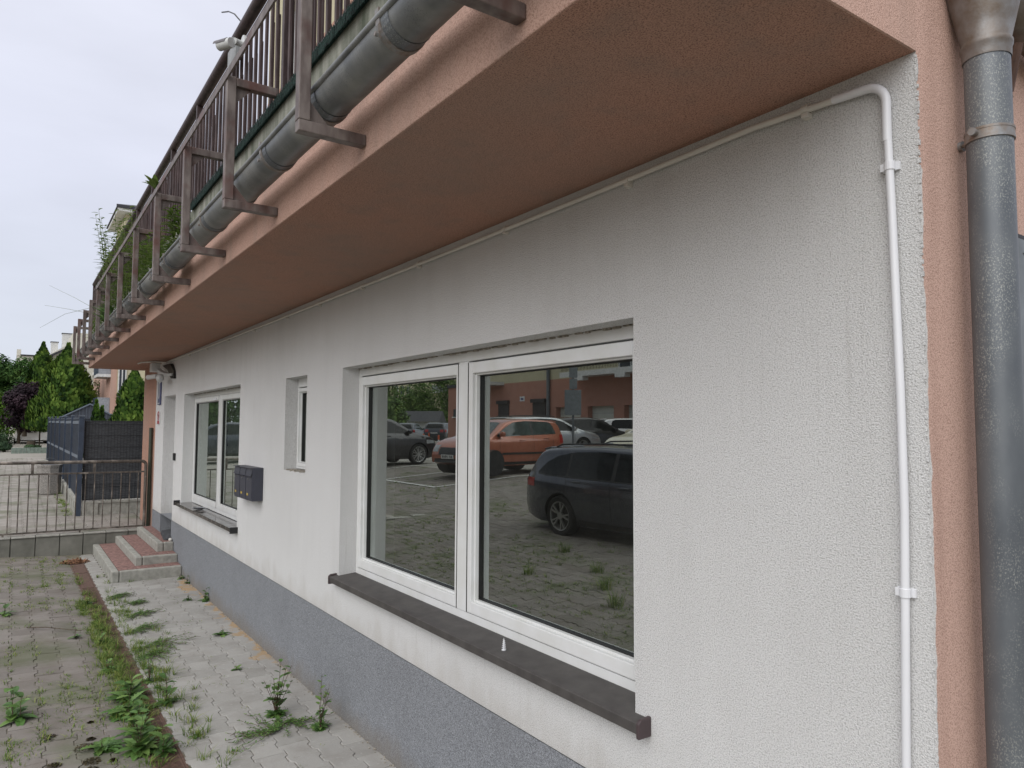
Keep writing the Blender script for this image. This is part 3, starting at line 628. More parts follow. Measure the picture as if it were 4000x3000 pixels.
# ------------------------------------------------------------------ white conduit and cable clips
cd = thing('conduit', (-.94, -.015, 1.0), 'white plastic conduit running under the soffit and down beside the corner', 'pipe')
pts = [(-11.6, -.018, 2.83), (-9, -.018, 2.815), (-6, -.016, 2.808), (-5, -.019, 2.806), (-4, -.016, 2.805), (-3, -.018, 2.805), (-2, -.016, 2.81), (-1.35, -.018, 2.815)]
pt2 = [(-1.05, -.018, 2.800), (-1.02, -.018, 2.798)]; arc = [(-1.0+.055*math.sin(a), -.018, 2.742+.055*math.cos(a)) for a in [PI/2*i/8 for i in range(9)]]
MB().tube(pts+pt2[:1], .0095, 12).build('pipe', M['pvc_old'], cd, smooth=40)
m = MB(); m.tube([(-1.09, -.018, 2.803)]+pt2+arc+[(-.945, -.018, 2.70), (-.945, -.018, 2.64)], .0115, 14); m.build('elbow', M['pvc'], cd, smooth=40)
MB().tube([(-.945, -.018, 2.70), (-.938, -.018, 2.45), (-.928, -.02, 2.0), (-.926, -.02, 1.7), (-.931, -.018, 1.5), (-.940, -.018, 1.08), (-.938, -.018, .2), (-.938, -.018, .02)], .0102, 14).build('pipe', M['pvc'], cd, smooth=40)
for z, x in ((2.572, -.941), (1.498, -.931), (.55, -.938)):
    m = MB(); m.box(x-.024, x+.020, -.009, -.0, z-.010, z+.012); m.tube([(x, -.018, z-.010), (x, -.018, z+.012)], .0128, 14); m.box(x-.024, x-.010, -.02, -.005, z-.009, z+.011); m.build('clip', M['pvc'], cd, bevel=.001)
for x in (-1.174, -1.9, -2.70, -3.56, -4.35, -5.14, -5.91, -6.9, -7.9, -8.9, -9.9):
    m = MB(); z = 2.808; m.box(x-.011, x+.011, -.009, 0, z-.026, z+.020); m.tube([(x-.011, -.018, z), (x+.011, -.018, z)], .0122, 12); m.box(x-.010, x+.010, -.026, -.006, z-.024, z-.012); m.build('clip', M['pvc_old'], cd, bevel=.001)

# ------------------------------------------------------------------ cameras
c1 = thing('security_camera', (-11.3, -.1, 2.6), 'white security camera on a curved arm under the soffit beside the door', 'security camera')
arc = [(-10.93-.78*math.sin(PI/2*i/10), -.03-.12*i/10, 2.62+.17*(1-math.cos(PI/2*i/10))+.02*i/10) for i in range(11)]
m = MB()
for a, b in zip(arc, arc[1:]): m.bar(a, b, .05, .035, (0, -.3, 1))
m.build('curved_arm', M['cam_white'], c1)
m = MB(); m.prism([(-10.86, -.03, 2.56), (-10.98, -.05, 2.56), (-11.15, -.07, 2.69), (-11.45, -.09, 2.77), (-11.1, -.05, 2.78), (-10.9, -.03, 2.66)], (0, .045, 0)); m.build('wall_plate', M['black'], c1)
m = MB(); m.box(-11.78, -11.6, -.21, -.09, 2.69, 2.82); m.build('junction_box', M['cam_white'], c1, bevel=.01)
m = MB(); m.lathe([(.001, 2.50), (.03, 2.525), (.048, 2.54), (.052, 2.57), (.048, 2.60), (.03, 2.625), (.001, 2.63)], (-11.15, -.16, 0), 18); m.build('camera_ball', M['cam_white'], c1, smooth=50)
m = MB(); m.tube([(-11.19, -.19, 2.60), (-11.40, -.28, 2.59)], .034, 16); m.build('camera_body', M['cam_white'], c1, smooth=50)
m = MB(); m.tube([(-11.399, -.2796, 2.59), (-11.404, -.282, 2.59)], .024, 16); m.build('lens', M['black'], c1)
m = MB(); m.tube([(-11.5, -.03, 2.82), (-11.62, -.16, 2.838), (-11.95, -.3, 2.843), (-12.05, -.33, 2.83)], .012, 8); m.build('cable', M['pvc_old'], c1)
c2 = thing('bullet_camera', (-3.98, -.88, 4.03), 'white bullet camera on the balcony railing pointing left to the street', 'security camera')
m = MB(); m.tube([(-4.02, -.868, 4.0), (-4.02, -.880, 4.0)], .05, 20); m.tube([(-4.02, -.88, 4.0), (-3.99, -.93, 3.99)], .018, 10); m.tube([(-3.99, -.93, 3.99), (-4.03, -.955, 3.985)], .022, 10); m.build('mount', M['cam_white'], c2, smooth=40)
fr_ = Vector((-3.905-.13, -.955-.075, 3.97)); bk = Vector((-3.93, -.945, 3.965))
dd = (Vector((-4.15, -1.045, 3.985))-Vector((-3.95, -.94, 3.975)))
m = MB(); m.tube([Vector((-3.98, -.945, 3.972)), Vector((-3.98, -.945, 3.972))+dd*.42], .027, 20); m.build('camera_body', M['cam_white'], c2, smooth=40)
m = MB(); p = Vector((-3.98, -.945, 3.972))+dd*.42; m.tube([p, p+dd*.01], .020, 16); m.build('lens', M['black'], c2)
m = MB(); n_ = 10; p0 = Vector((-3.98, -.945, 3.972))+dd*.10; p1 = p0+dd*.40; dn = dd.normalized(); sdv = dn.cross(Vector((0, 0, 1))).normalized(); uu = sdv.cross(dn)
vs = [p+(sdv*math.cos(PI*k/n_)+uu*math.sin(PI*k/n_))*.030 for p in (p0, p1) for k in range(n_+1)]
m.add(vs, [(k, k+1, n_+1+k+1, n_+1+k) for k in range(n_)]); m.build('sun_shield', plain('dark_shield', (.11, .10, .11), .5), c2, smooth=60)
jb = MB(); jb.box(-4.27, -4.10, -.90, -.865, 3.955, 4.055); tag(jb.build('cable_box', plain('pale_box', (.30, .31, .31), .6), None, bevel=.006), 'pale grey square cable box fixed to the balcony railing below the camera', 'junction box')
m = MB(); m.tube([(-4.15, -.85, 4.19), (-4.22, -.88, 4.27), (-4.32, -.89, 4.33), (-4.45, -.90, 4.385)], .004, 6); tag(m.build('wire', M['black']), 'thin stiff wire sticking up from the balcony handrail above the camera', 'wire')

# ------------------------------------------------------------------ mailboxes
mb0 = None
lab = ['charcoal mailbox at the left end of the row beside the far window', 'middle one of the three charcoal mailboxes', 'charcoal mailbox at the right end of the row, its side facing the viewer']
for i in range(3):
    if mb0 is None:
        mb0 = thing('mailbox', (0, 0, 1.24), lab[0], 'mailbox'); q = mb0
        MB().box(-.1, .1, -.095, -.001, 1.243, 1.528).build('box_body', M['charcoal'], q, bevel=.003)
        MB().box(-.094, .094, -.099, -.0955, 1.262, 1.452).build('door', M['charcoal'], q, bevel=.001)
        MB().prism([(-.094, -.0955, 1.513), (-.094, -.105, 1.462), (-.094, -.114, 1.458), (-.094, -.106, 1.462), (-.094, -.0955, 1.519)], (.188, 0, 0)).build('flap', M['charcoal'], q)
        MB().box(-.097, .097, -.112, -.0, 1.529, 1.533).build('lid', M['charcoal'], q)
        MB().tube([(-.01, -.105, 1.435), (-.01, -.098, 1.435)], .008, 12).build('lock', M['chrome'], q)
        MB().box(-.058, -.012, -.1015, -.0995, 1.287, 1.307).build('name_card', M['yellow'], q)
    else: q = copy_tree(mb0); q['label'] = lab[i]
    q.location.x = -7.03+.205*i; q['group'] = 'mailboxes on the white wall'

# ------------------------------------------------------------------ small things on the wall
m = MB(); m.box(-10.77, -10.70, -.028, -.001, 1.43, 1.53); tag(m.build('doorbell', M['black'], None, bevel=.006), 'small black doorbell box between the door recess and the far window', 'doorbell')
sg = thing('house_number_sign', (-12.12, -.012, 2.42), 'blue enamel house number sign with a white oval numeral beside the door', 'sign')
MB().box(-12.25, -12.01, -.02, -.001, 2.22, 2.62).build('plate', M['sign_blue'], sg, bevel=.004)
m = MB(); q = [(-12.13+.065*math.cos(2*PI*k/28), -.022, 2.44+.12*math.sin(2*PI*k/28)) for k in range(29)]
for a, b in zip(q, q[1:]): m.bar(a, b, .003, .02, (a[0]+12.13, 0, a[2]-2.44))
m.box(-12.2, -12.06, -.0225, -.0205, 2.238, 2.25); m.build('numeral', M['sign_white'], sg)
sg = thing('warning_sign', (-12.16, -.012, 2.02), 'small white sign with red ring and red footer below the blue number sign', 'sign')
MB().box(-12.26, -12.07, -.012, -.001, 1.92, 2.12).build('plate', M['sign_white'], sg)
m = MB(); q = [(-12.165+.07*math.cos(2*PI*k/20), -.014, 2.055+.06*math.sin(2*PI*k/20)) for k in range(21)]
for a, b in zip(q, q[1:]): m.bar(a, b, .003, .016, (a[0]+12.165, 0, a[2]-2.055))
m.bar((-12.21, -.014, 2.10), (-12.12, -.014, 2.01), .003, .014, (1, 0, 1)); m.box(-12.25, -12.08, -.0145, -.0125, 1.93, 1.98); m.build('symbol', M['sign_red'], sg)
m = MB(); m.box(-12.21, -12.13, -.0152, -.0148, 2.05, 2.065); m.build('cigarette', M['black'], sg)
# wall anchor (white plastic screw) standing on the sill
an = MB(); cx, cy, cz = -2.735, .012, .903; an.lathe([(.0105, 0), (.0105, .003), (.005, .004), (.0045, .03), (.0025, .045), (.0004, .054)], (cx, cy, cz), 14)
q = [(cx+(.0095-.0055*t/40)*math.cos(t*.75), cy+(.0095-.0055*t/40)*math.sin(t*.75), cz+.006+t*.001) for t in range(41)]; an.tube(q, .0014, 5)
tag(an.build('wall_plug', M['pvc'], None, smooth=50), 'white plastic screw plug standing upright on the brown window sill', 'wall plug')
m = MB(); rr = random.Random(9)
for i in range(7):
    x = -9.25+rr.uniform(-.05, .05); y = .03+rr.uniform(-.03, .03); z = .908+i*.004; a = rr.uniform(0, .9); l, b_ = .09, .03
    ca, sa = math.cos(a), math.sin(a); m.add([(x+ca*u*l-sa*v*b_, y+sa*u*l+ca*v*b_, z+.012*abs(u)*rr.random()) for u, v in ((-1, -1), (1, -1), (1, 1), (-1, 1))], [(0, 1, 2, 3)])
tag(m.build('papers', M['paper']), 'crumpled leaflets lying on the dark tiled sill of the far window', 'papers')

# ------------------------------------------------------------------ entrance steps
stp = thing('entrance_steps', (-11, -.4, 0), 'three low concrete kerb steps paved with red clay bricks at the door', 'steps')
def step(x1, y1, z, tag_):
    st_ = thing('tmp', (0, 0, 0), '', ''); bpy.data.objects.remove(st_)
    xb = -12.48; kw = .08
    m = MB(); m.box(xb, x1-.003, y1, y1+kw, -.05, z); k1 = m.build('kerb', M['concrete'], stp, bevel=.012)
    m = MB(); m.box(x1-kw, x1, y1+kw+.006, -.006, -.05, z-.003); k2 = m.build('kerb', M['concrete'], stp, bevel=.012)
    rr = random.Random(int(z*100)); m = MB(); x = xb
    while x < x1-kw-.01:    # bricks laid across the side tread, 6.5 cm wide
        x2 = min(x+.066, x1-kw-.11); 
        if x2-x < .02: break
        yb = y1+kw+.003
        while yb < -.01:
            ye = min(yb+.2, -.007); m.box(x+.002, x2-.002, yb, ye, -.05, z-.002+rr.uniform(-.0015, .0015), a=rr.random()); yb = ye+.004
        x += .066
    y = y1+kw+.003
    while y < -.02:
        y2 = min(y+.10, -.006); m.box(x1-kw-.108, x1-kw-.003, y+.002, y2-.002, -.05, z-.002+rr.uniform(-.0015, .0015), a=rr.random()); y += .102
    m.build('red_tread', M['red_paver'], stp, bevel=.003)
step(-10.0, -.79, .135, 1); step(-10.30, -.50, .238, 2); step(-10.62, -.21, .352, 3)
m = MB(); m.box(-11.73, -10.87, -.004, .34, .30, .351); m.build('threshold', M['concrete'], stp)
m = MB(); m.prism([(-10.80, -.10, .356), (-10.86, -.105, .38), (-10.95, -.10, .425), (-11.1, -.08, .435), (-11.45, -.04, .40), (-11.45, -.04, .356)], (.05, .16, .03)); tag(m.build('stone_slab', M['stone'], None, bevel=.004), 'dark grey broken stone slab leaning on the top step by the door', 'stone slab')
m = MB(); m.lathe([(.001, 0), (.022, .002), (.026, .018), (.014, .034), (.001, .036)], (-10.72, -.03, .353), 7); tag(m.build('plaster_lump', M['pvc_old']), 'small white lump of plaster on the top step against the wall', 'plaster lump')

# ------------------------------------------------------------------ retaining wall and its railing
rw = thing('retaining_wall', (-12.53, -2.5, 0), 'low concrete retaining wall of upright slabs below the steel railing', 'wall')
y = -.03; rr = random.Random(21)
MB().box(-12.72, -12.565, -2.95, -.01, -.2, .28).build('core', M['concrete_dark'], rw)
while y > -4.3:
    ZT = tz(-12.6, y-.15)-.016 if y < -2.75 else .285; z0 = gz(-12.45, y)-.1; t = rr.uniform(-.004, .004)
    m = MB(); m.box(-12.56+t, -12.50+t, y-.29, y-.004, z0, ZT+rr.uniform(-.004, .003)); m.build('wall_slab', M['concrete_dark'], rw, bevel=.004)
    m = MB(); m.box(-12.66, -12.485, y-.29, y-.003, ZT+.0035, ZT+.023+rr.uniform(-.003, .003)); m.build('cap_stone', M['concrete'], rw, bevel=.005)
    y -= .296
pr_ = thing('steel_railing', (-12.58, -2, .3), 'brown and grey weathered steel railing with round top rail on the retaining wall', 'railing')
xr = -12.60
arc = [(xr, -.16+.06*math.cos(a), 1.29+.06*math.sin(a)) for a in [PI/2*i/6 for i in range(7)]]
m = MB(); m.tube([(xr, -.10, .29), (xr, -.10, 1.2)]+arc+[(xr, -1.5, 1.355), (xr, -2.72, 1.357), (xr, -2.80, 1.32), (xr, -2.82, 1.25), (xr, -2.82, .29)], .023, 14); m.build('handrail', M['rail_grey'], pr_, smooth=50)
MB().box(xr-.012, xr+.012, -2.81, -.12, 1.175, 1.20).build('middle_rail', M['rail_grey'], pr_); MB().box(xr-.015, xr+.015, -2.81, -.12, .338, .362).build('bottom_rail', M['rail_grey'], pr_)
y = -.20; i = 0
while y > -2.78:
    MB().tube([(xr, y, .35), (xr, y, 1.18)], .0075, 8).build('bar', M['rail_grey'], pr_, smooth=50); y -= .118; i += 1
for y in (-.80, -1.58, -2.36): MB().box(xr-.006, xr+.006, y-.018, y+.018, 1.2, 1.34).build('strut', M['rail_grey'], pr_)
for y in (-.96, -1.9): MB().box(xr-.012, xr+.012, y-.012, y+.012, .28, .36).build('foot', M['rail_grey'], pr_)
gp_ = MB(); gp_.tube([(-12.66, -.035, .28), (-12.66, -.035, 1.87)], .028, 14); tag(gp_.build('fence_post', M['green_post'], None, smooth=50), 'plain green steel post standing by the pink wall behind the railing', 'post')

# ------------------------------------------------------------------ navy fence, screened mesh fence
fa = thing('navy_fence', (-21, -.86, .4), 'tall navy blue sheet fence running away to the left of the mesh fence', 'fence')
MB().box(-14.60, -14.52, -.90, -.82, .30, 2.055).build('corner_post', M['navy'], fa, bevel=.005); MB().box(-14.605, -14.515, -.905, -.815, 2.056, 2.075).build('post_cap', M['navy_light'], fa)
seams = [-14.6, -16.84, -19.14, -21.4, -23.8, -26.2, -28.6]
for a, b in zip(seams, seams[1:]):
    z0, z1 = tz(a, -.86), tz(b, -.86); h0, h1 = z0+.27, z1+.27; t0, t1 = lerp(2.04, 2.13, (-14.5-a)/14), lerp(2.04, 2.13, (-14.5-b)/14)
    m = MB(); m.prism([(a, -.845, h0), (b+.03, -.845, h1), (b+.03, -.845, t1), (a, -.845, t0)], (0, -.01, 0)); m.build('sheet_panel', M['navy'], fa)
    m = MB(); m.box(b-.03, b+.03, -.885, -.835, z1, t1+.03); m.build('fence_post', M['navy'], fa); MB().box(b-.035, b+.035, -.89, -.83, t1+.031, t1+.045).build('post_cap', M['navy_light'], fa)
    for zz in (lerp(1.93, 2.0, (-14.5-a)/14), 1.31): m = MB(); m.box(b+.05, a-.02, -.862, -.856, zz, zz+.055); m.build('fence_rail', M['navy_light'], fa)
    m = MB(); k = a-.25
    while k > b+.1: m.box(k-.004, k+.004, -.861, -.8555, h0, t0-.02); k -= .25
    m.build('fold_lines', M['wire'], fa)
    m = MB(); m.prism([(a-.03, -.89, z0-.05), (b+.03, -.89, z1-.05), (b+.03, -.89, z1+.26), (a-.03, -.89, z0+.26)], (0, .05, 0))
    m.prism([(a-.03, -.90, z0+.21), (b+.03, -.90, z1+.21), (b+.03, -.90, z1+.262), (a-.03, -.90, z0+.262)], (0, .01, 0))
    k = a-.05
    while k > b: m.box(k-.03, k+.03, -.898, -.89, z0, z0+.22); k -= .55
    m.build('base_board', M['concrete'], fa, bevel=.004)
fm = thing('mesh_fence', (-14.56, 0, .35), 'dark wire mesh fence with black privacy screen behind the steel railing', 'fence')
MB().add([(-14.60, -.81, .60), (-14.60, 3.2, .60), (-14.60, 3.2, 1.985), (-14.60, -.81, 1.985)], [(0, 1, 2, 3)]).build('privacy_screen', M['screen'], fm)
m = MB()
for i in range(80): y = -.80+i*.05; m.box(-14.580, -14.575, y, y+.005, .58, 2.02)
for z in (.62, .82, .87, 1.07, 1.27, 1.32, 1.52, 1.72, 1.92, 1.97): m.box(-14.5745, -14.5685, -.80, 3.2, z, z+.006)
m.build('wire_panel', M['wire'], fm)
m = MB()
for y in (-.80, .40, 2.4): m.box(-14.585, -14.53, y, y+1.19 if y < 0 else y+1.99, .28, .325); m.box(-14.585, -14.53, y, y+1.19 if y < 0 else y+1.99, .545, .585); m.box(-14.585, -14.55, y, y+1.9, .32, .55)
for y in (-.80, -.62, .32, 1.3, 2.35): m.box(-14.585, -14.53, y, y+.06, .325, .545)
m.box(-14.585, -14.535, -.80, -.62, .325, .545)
m.build('base_board', M['concrete'], fm, bevel=.004)

# ------------------------------------------------------------------ concrete litter bin
lb = thing('litter_bin', (-18.45, -1.15, .42), 'rough concrete litter bin standing on the paving behind the steel railing', 'litter bin')
m = MB(); m.lathe([(.20, 0), (.215, .02), (.225, .55), (.24, .60), (.24, .63), (.19, .63), (.18, .3), (.001, .3)], (-18.45, -1.15, .43), 8); m.build('bin_body', M['aggregate'], lb)
m = MB(); q = [(-18.45, -1.15+.16*math.cos(PI*k/14), 1.03+.17*math.sin(PI*k/14)) for k in range(15)]; m.tube(q, .005, 6); m.build('wire_hoop', M['zinc'], lb)
m = MB(); m.lathe([(.18, 0), (.14, .03), (.001, .035)], (-18.45, -1.15, 1.03), 9); m.build('bag', M['black'], lb)

# ------------------------------------------------------------------ drain channel
dr = thing('drain_channel', (-6, -1.04, 0), 'long rusty brown slotted drain channel set between two kinds of paving', 'drain')
MB().box(-11.9, -.6, -1.125, -1.108, -.06, .001).box(-11.9, -.6, -.972, -.957, -.06, .001).build('frame', M['rust'], dr); MB().box(-11.9, -.6, -1.108, -.972, -.06, -.03).build('channel', M['rust_dark'], dr)
for i in range(11):
    a = -11.9+i*1.0; b = a+.994; m = MB(); rr = random.Random(i); dz = rr.uniform(-.002, .003)
    if i < 2:
        m.box(a, b, -1.106, -.974, -.008, -.001+dz)
        for k in range(7): m.tube([(a+.1+k*.13, -1.07, -.0005+dz), (a+.1+k*.13, -1.07, .001+dz)], .006, 8)
    else:
        x = a
        while x < b-.008: m.box(x, x+.009, -1.10, -.98, -.012, -.001+dz); x += .0175
        m.box(a, b, -1.106, -1.0985, -.02, -.0005+dz); m.box(a, b, -.9815, -.974, -.02, -.0005+dz); m.box(a, a+.01, -1.0985, -.9815, -.02, -.0003+dz)
    m.build('grate', M['rust'], dr)

# ------------------------------------------------------------------ vegetation
def blade(m, p, az, h, w_, lean, v, seg=3):
    d = Vector((math.cos(az), math.sin(az), 0)); s = Vector((-d.y, d.x, 0)); pv = []
    for i in range(seg+1):
        t = i/seg; c = Vector(p)+d*lean*h*t*t+Vector((0, 0, h*(t-.35*lean*t*t))); ww = w_*(1-t)**.7*.5+.0002; pv += [c-s*ww, c+s*ww]
    m.add(pv, [(2*i, 2*i+1, 2*i+3, 2*i+2) for i in range(seg)], v)
def leaf(m, p, d, up_, L, W, v, lobed=True, droop=.4, seg=6):
    d = Vector(d).normalized(); s = d.cross(Vector(up_)); s = s.normalized() if s.length > .01 else Vector((1, 0, 0)); u = s.cross(d).normalized(); pv = []
    for i in range(seg*2+1):
        t = i/(seg*2); wv = W*math.sin(PI*min(1, t*.92+.08))**.8*.5
        if lobed and i % 2: wv *= .55
        c = Vector(p)+d*L*t-u*droop*L*t*t*.6; pv += [c-s*wv+u*wv*.25, c, c+s*wv+u*wv*.25]
    n = seg*2; m.add(pv, [(3*i, 3*i+1, 3*i+4, 3*i+3) for i in range(n)]+[(3*i+1, 3*i+2, 3*i+5, 3*i+4) for i in range(n)], v)
def tuft(m, x, y, z, r, h, n, rr, spread=.9, w_=.004):
    for i in range(n):
        a = rr.uniform(0, 2*PI); q = r*rr.random()**.7; blade(m, (x+q*math.cos(a), y+q*math.sin(a), z), a+rr.uniform(-.8, .8), h*rr.uniform(.4, 1), w_*rr.uniform(.6, 1.3), rr.uniform(.1, spread)*1.3, rr.random())
def leafy_weed(name, x, y, h, stems, seed, label, group=None, L=.07, fz=gz, basal=14, cat='weed', lobed=True, dens=.035):
    rr = random.Random(seed); z = fz(x, y); t = thing(name, (x, y, z), label, cat, group); ms = MB(); ml = MB()
    for s in range(stems):
        a = rr.uniform(0, 2*PI); ln = rr.uniform(.05, .5) if s else .08; hh = h*(1 if s == 0 else rr.uniform(.4, .85)); pts = []
        for i in range(8):
            q = i/7; pts.append((x+math.cos(a)*ln*hh*q**1.3+rr.uniform(-.003, .003), y+math.sin(a)*ln*hh*q**1.3+rr.uniform(-.003, .003), z+hh*q))
        ms.tube(pts, .0026, 5, r2=.0012); n = int(hh/dens)
        for k in range(n):
            q = (k+.6)/n; i = min(6, int(q*7)); p = Vector(pts[i]).lerp(Vector(pts[i+1]), q*7-i); az = k*2.4+rr.uniform(-.5, .5)
            leaf(ml, p, (math.cos(az), math.sin(az), rr.uniform(.2, .9)), (0, 0, 1), L*rr.uniform(.6, 1.2)*(1.1-.45*q), L*.62*rr.uniform(.7, 1.2), rr.random(), lobed)
    for k in range(basal):
        az = rr.uniform(0, 2*PI); leaf(ml, (x, y, z+.004), (math.cos(az), math.sin(az), rr.uniform(.15, .8)), (0, 0, 1), L*rr.uniform(.8, 1.5), L*.60, rr.random(), lobed, .7)
    ms.build('stem', M['stem'], t); ml.build('leaves', M['leaf'], t, attr=True); return t
def creeper(name, x, y, r, n, seed, label, group, a0=0, a1=2*PI, mat='leaf', fz=gz):
    rr = random.Random(seed); z = fz(x, y); t = thing(name, (x, y, z), label, 'weed', group); ms = MB(); ml = MB()
    for s in range(n):
        a = rr.uniform(a0, a1); pts = []; px_, py_ = x, y; l = r*rr.uniform(.4, 1)
        for i in range(9):
            pts.append((px_, py_, z+.008+.014*math.sin(i*1.1+s)**2)); a += rr.uniform(-.25, .25); px_ += math.cos(a)*l/8; py_ += math.sin(a)*l/8
        ms.tube(pts, .0013, 4)
        for i in range(8):
            for q in range(3):
                p = Vector(pts[i]).lerp(Vector(pts[i+1]), rr.random()); az = rr.uniform(0, 2*PI); leaf(ml, p, (math.cos(az), math.sin(az), .35), (0, 0, 1), rr.uniform(.012, .026), .008, rr.random(), False, .2, 2)
    ms.build('stem', M['stem'], t); ml.build('leaves', M[mat], t, attr=True); return t
GW = 'weeds growing in the paving joints'
leafy_weed('sow_thistle', -4.89, -.34, .36, 12, 1, 'tall lobed green weed in the grey pavement, bushier than the one by the wall', GW, .062, basal=40)
leafy_weed('sow_thistle', -4.53, -.17, .34, 6, 2, 'upright slender weed with red stems closest to the grey plinth', GW, .055, basal=30)
creeper('creeping_weed', -4.62, -.42, .40, 26, 3, 'flat creeping weed with tiny leaves in front of the two tall weeds', GW, 2.2, 5.2)
creeper('creeping_weed', -4.72, -.30, .28, 16, 31, 'wiry creeping weed between the two tall weeds', GW, 4.5, 7.5)
leafy_weed('sow_thistle', -5.72, -1.10, .15, 9, 4, 'dense green weed clump growing over the middle of the drain', GW, .11, basal=34, lobed=False)
leafy_weed('sow_thistle', -5.45, -1.14, .13, 6, 41, 'broad leaved weed lying over the left edge of the drain', GW, .12, basal=26)
leafy_weed('sow_thistle', -5.50, -.90, .22, 5, 5, 'upright bushy weed just right of the drain', GW, .08, basal=16)
leafy_weed('sow_thistle', -6.05, -.93, .18, 7, 6, 'reddish bushy weed right of the drain behind the upright one', GW, .05, basal=10)
leafy_weed('sow_thistle', -5.05, -1.14, .19, 5, 7, 'tall leafy weed with long pale leaves over the drain in the foreground', GW, .10, basal=12)
leafy_weed('dandelion', -4.80, -1.16, .22, 7, 8, 'lush light green weed mass at the bottom edge left of the drain', GW, .10, basal=30, lobed=False)
leafy_weed('dandelion', -4.70, -1.05, .16, 5, 81, 'leafy weed at the bottom edge covering the drain bars', GW, .09, basal=16)
leafy_weed('dandelion', -4.94, -1.34, .06, 2, 9, 'low jagged weed rosette left of the drain near the bottom edge', GW, .10, basal=22)
leafy_weed('dandelion', -6.45, -1.16, .10, 6, 91, 'low weed clump on the left drain edge above the dense one', GW, .06, basal=30, lobed=True)
leafy_weed('dandelion', -7.3, -1.13, .09, 6, 92, 'loose yellowish weed clump halfway along the left drain edge', GW, .05, basal=26, lobed=False)
leafy_weed('dandelion', -8.95, -1.12, .08, 6, 93, 'round weed clump on the left drain edge nearest the steps', GW, .05, basal=40, lobed=False)
leafy_weed('seedling', -5.70, -1.77, .20, 2, 10, 'upright young plant with pointed leaves at the lower left edge', GW, .10, basal=5, lobed=False, dens=.03)
leafy_weed('seedling', -5.66, -1.73, .15, 1, 11, 'smaller upright young plant beside the one at the lower left edge', GW, .09, basal=4, lobed=False, dens=.03)
leafy_weed('seedling', -7.61, -1.31, .10, 1, 12, 'small bright seedling alone in the brown paving beside the drain', GW, .06, basal=6, lobed=False)
leafy_weed('dandelion', -8.81, -1.84, .12, 3, 13, 'bright leafy weed cut by the left picture edge', GW, .08, basal=14, lobed=False)
leafy_weed('dandelion', -8.47, -.04, .14, 4, 14, 'dark weed growing against the plinth in the sand', GW, .07, basal=14, lobed=False)
leafy_weed('dandelion', -8.60, -.19, .06, 2, 15, 'small weed on the sand a hand from the plinth', GW, .05, basal=9, lobed=False)
leafy_weed('dandelion', -9.51, -.03, .10, 3, 16, 'small round weed at the foot of the plinth near the steps', GW, .05, basal=14, lobed=False)
leafy_weed('dandelion', -9.83, -.05, .06, 2, 17, 'tiny weed at the plinth right beside the lowest step', GW, .05, basal=10, lobed=False)
leafy_weed('dandelion', -7.0, -.20, .06, 2, 18, 'flat dark weed with spread leaves midway along the plinth', GW, .07, basal=10, lobed=False)
leafy_weed('dandelion', -5.95, -.33, .05, 2, 19, 'small curled weed alone in the grey pavement before the tall weeds', GW, .05, basal=8)
leafy_weed('dandelion', -4.83, -.86, .04, 1, 20, 'tiny two leaved weed in the pavement right of the drain near the bottom', GW, .04, basal=5, lobed=False)
k = 0
for (x, y, r, lb_) in ((-8.22, -.74, .26, 'dark creeping grass patch across the upper pavement right of the drain'), (-8.75, -.70, .18, 'thin creeping weed near the steps right of the drain'), (-7.62, -.80, .34, 'sprawling green creeper right of the drain in mid pavement'), (-7.05, -.74, .40, 'widest creeping weed patch stretching from the drain over the pavement'), (-6.7, -.86, .26, 'creeping weed patch touching the drain below the widest one'), (-9.2, -.82, .2, 'small creeping weed beside the drain below the steps')):
    creeper('creeping_weed', x, y, r, 24, 50+k, lb_, GW, -.9, 2.4); k += 1
# grass in the joints: uncountable
rr = random.Random(77); m = MB(); L_, W_ = .2, .165
for i in range(3800):
    x = -rr.uniform(3.0, 12.3); y = -1.14-rr.random()**1.3*3.3
    if noise.noise(Vector((x*1.3, y*1.6, 3.1)))+rr.uniform(-.25, .25) < .02: continue
    j = round((y+1.125)/W_)
    if rr.random() < .5: y = -1.125+j*W_+rr.uniform(-.014, .014)
    else: x = round(x/.1)*.1+rr.uniform(-.01, .01)
    tuft(m, x, y+rr.uniform(-.03, .03), gz(x, y), rr.uniform(.02, .07), rr.uniform(.02, .05), rr.randint(5, 13), rr, 1.6, .005)
for i in range(760):     # thicker along both drain edges
    x = -rr.uniform(4.2, 10.6); dn = .9*math.exp(-((x+7.0)/1.4)**2)+.5*math.exp(-((x+5.3)/.6)**2)+.5*math.exp(-((x+8.9)/.25)**2)
    if rr.random() > dn+.06: continue
    y = -1.11+rr.gauss(0, .055) if rr.random() < .72 else -.93+abs(rr.gauss(0, .12))
    tuft(m, x, y, gz(x, y), rr.uniform(.02, .06), rr.uniform(.04, .10), rr.randint(12, 26), rr, 1.3, .0045)
for i in range(110):      # pavement joints, sparse
    x = -rr.uniform(3.6, 10); y = -rr.random()**.6*.9-.05; tuft(m, x, y, 0, .03, rr.uniform(.008, .02), 7, rr, 1.8, .003)
for i in range(1500):    # parking seen in the window
    x = -rr.uniform(3, 19); y = -rr.uniform(2.8, 7.2)
    if noise.noise(Vector((x*.8, y*.8, 9.1)))+rr.uniform(-.2, .2) < .08: continue
    tuft(m, x, y, gz(x, y), rr.uniform(.02, .07), rr.uniform(.03, .10), rr.randint(6, 14), rr, 1.2, .006)
for (x, y, h) in ((-6.2, -3.4, .22), (-5.6, -3.0, .25), (-6.9, -3.9, .18), (-5.0, -3.3, .2), (-7.4, -3.2, .16), (-8.2, -4.4, .2)): tuft(m, x, y, gz(x, y), .09, h, 90, rr, .8, .006)
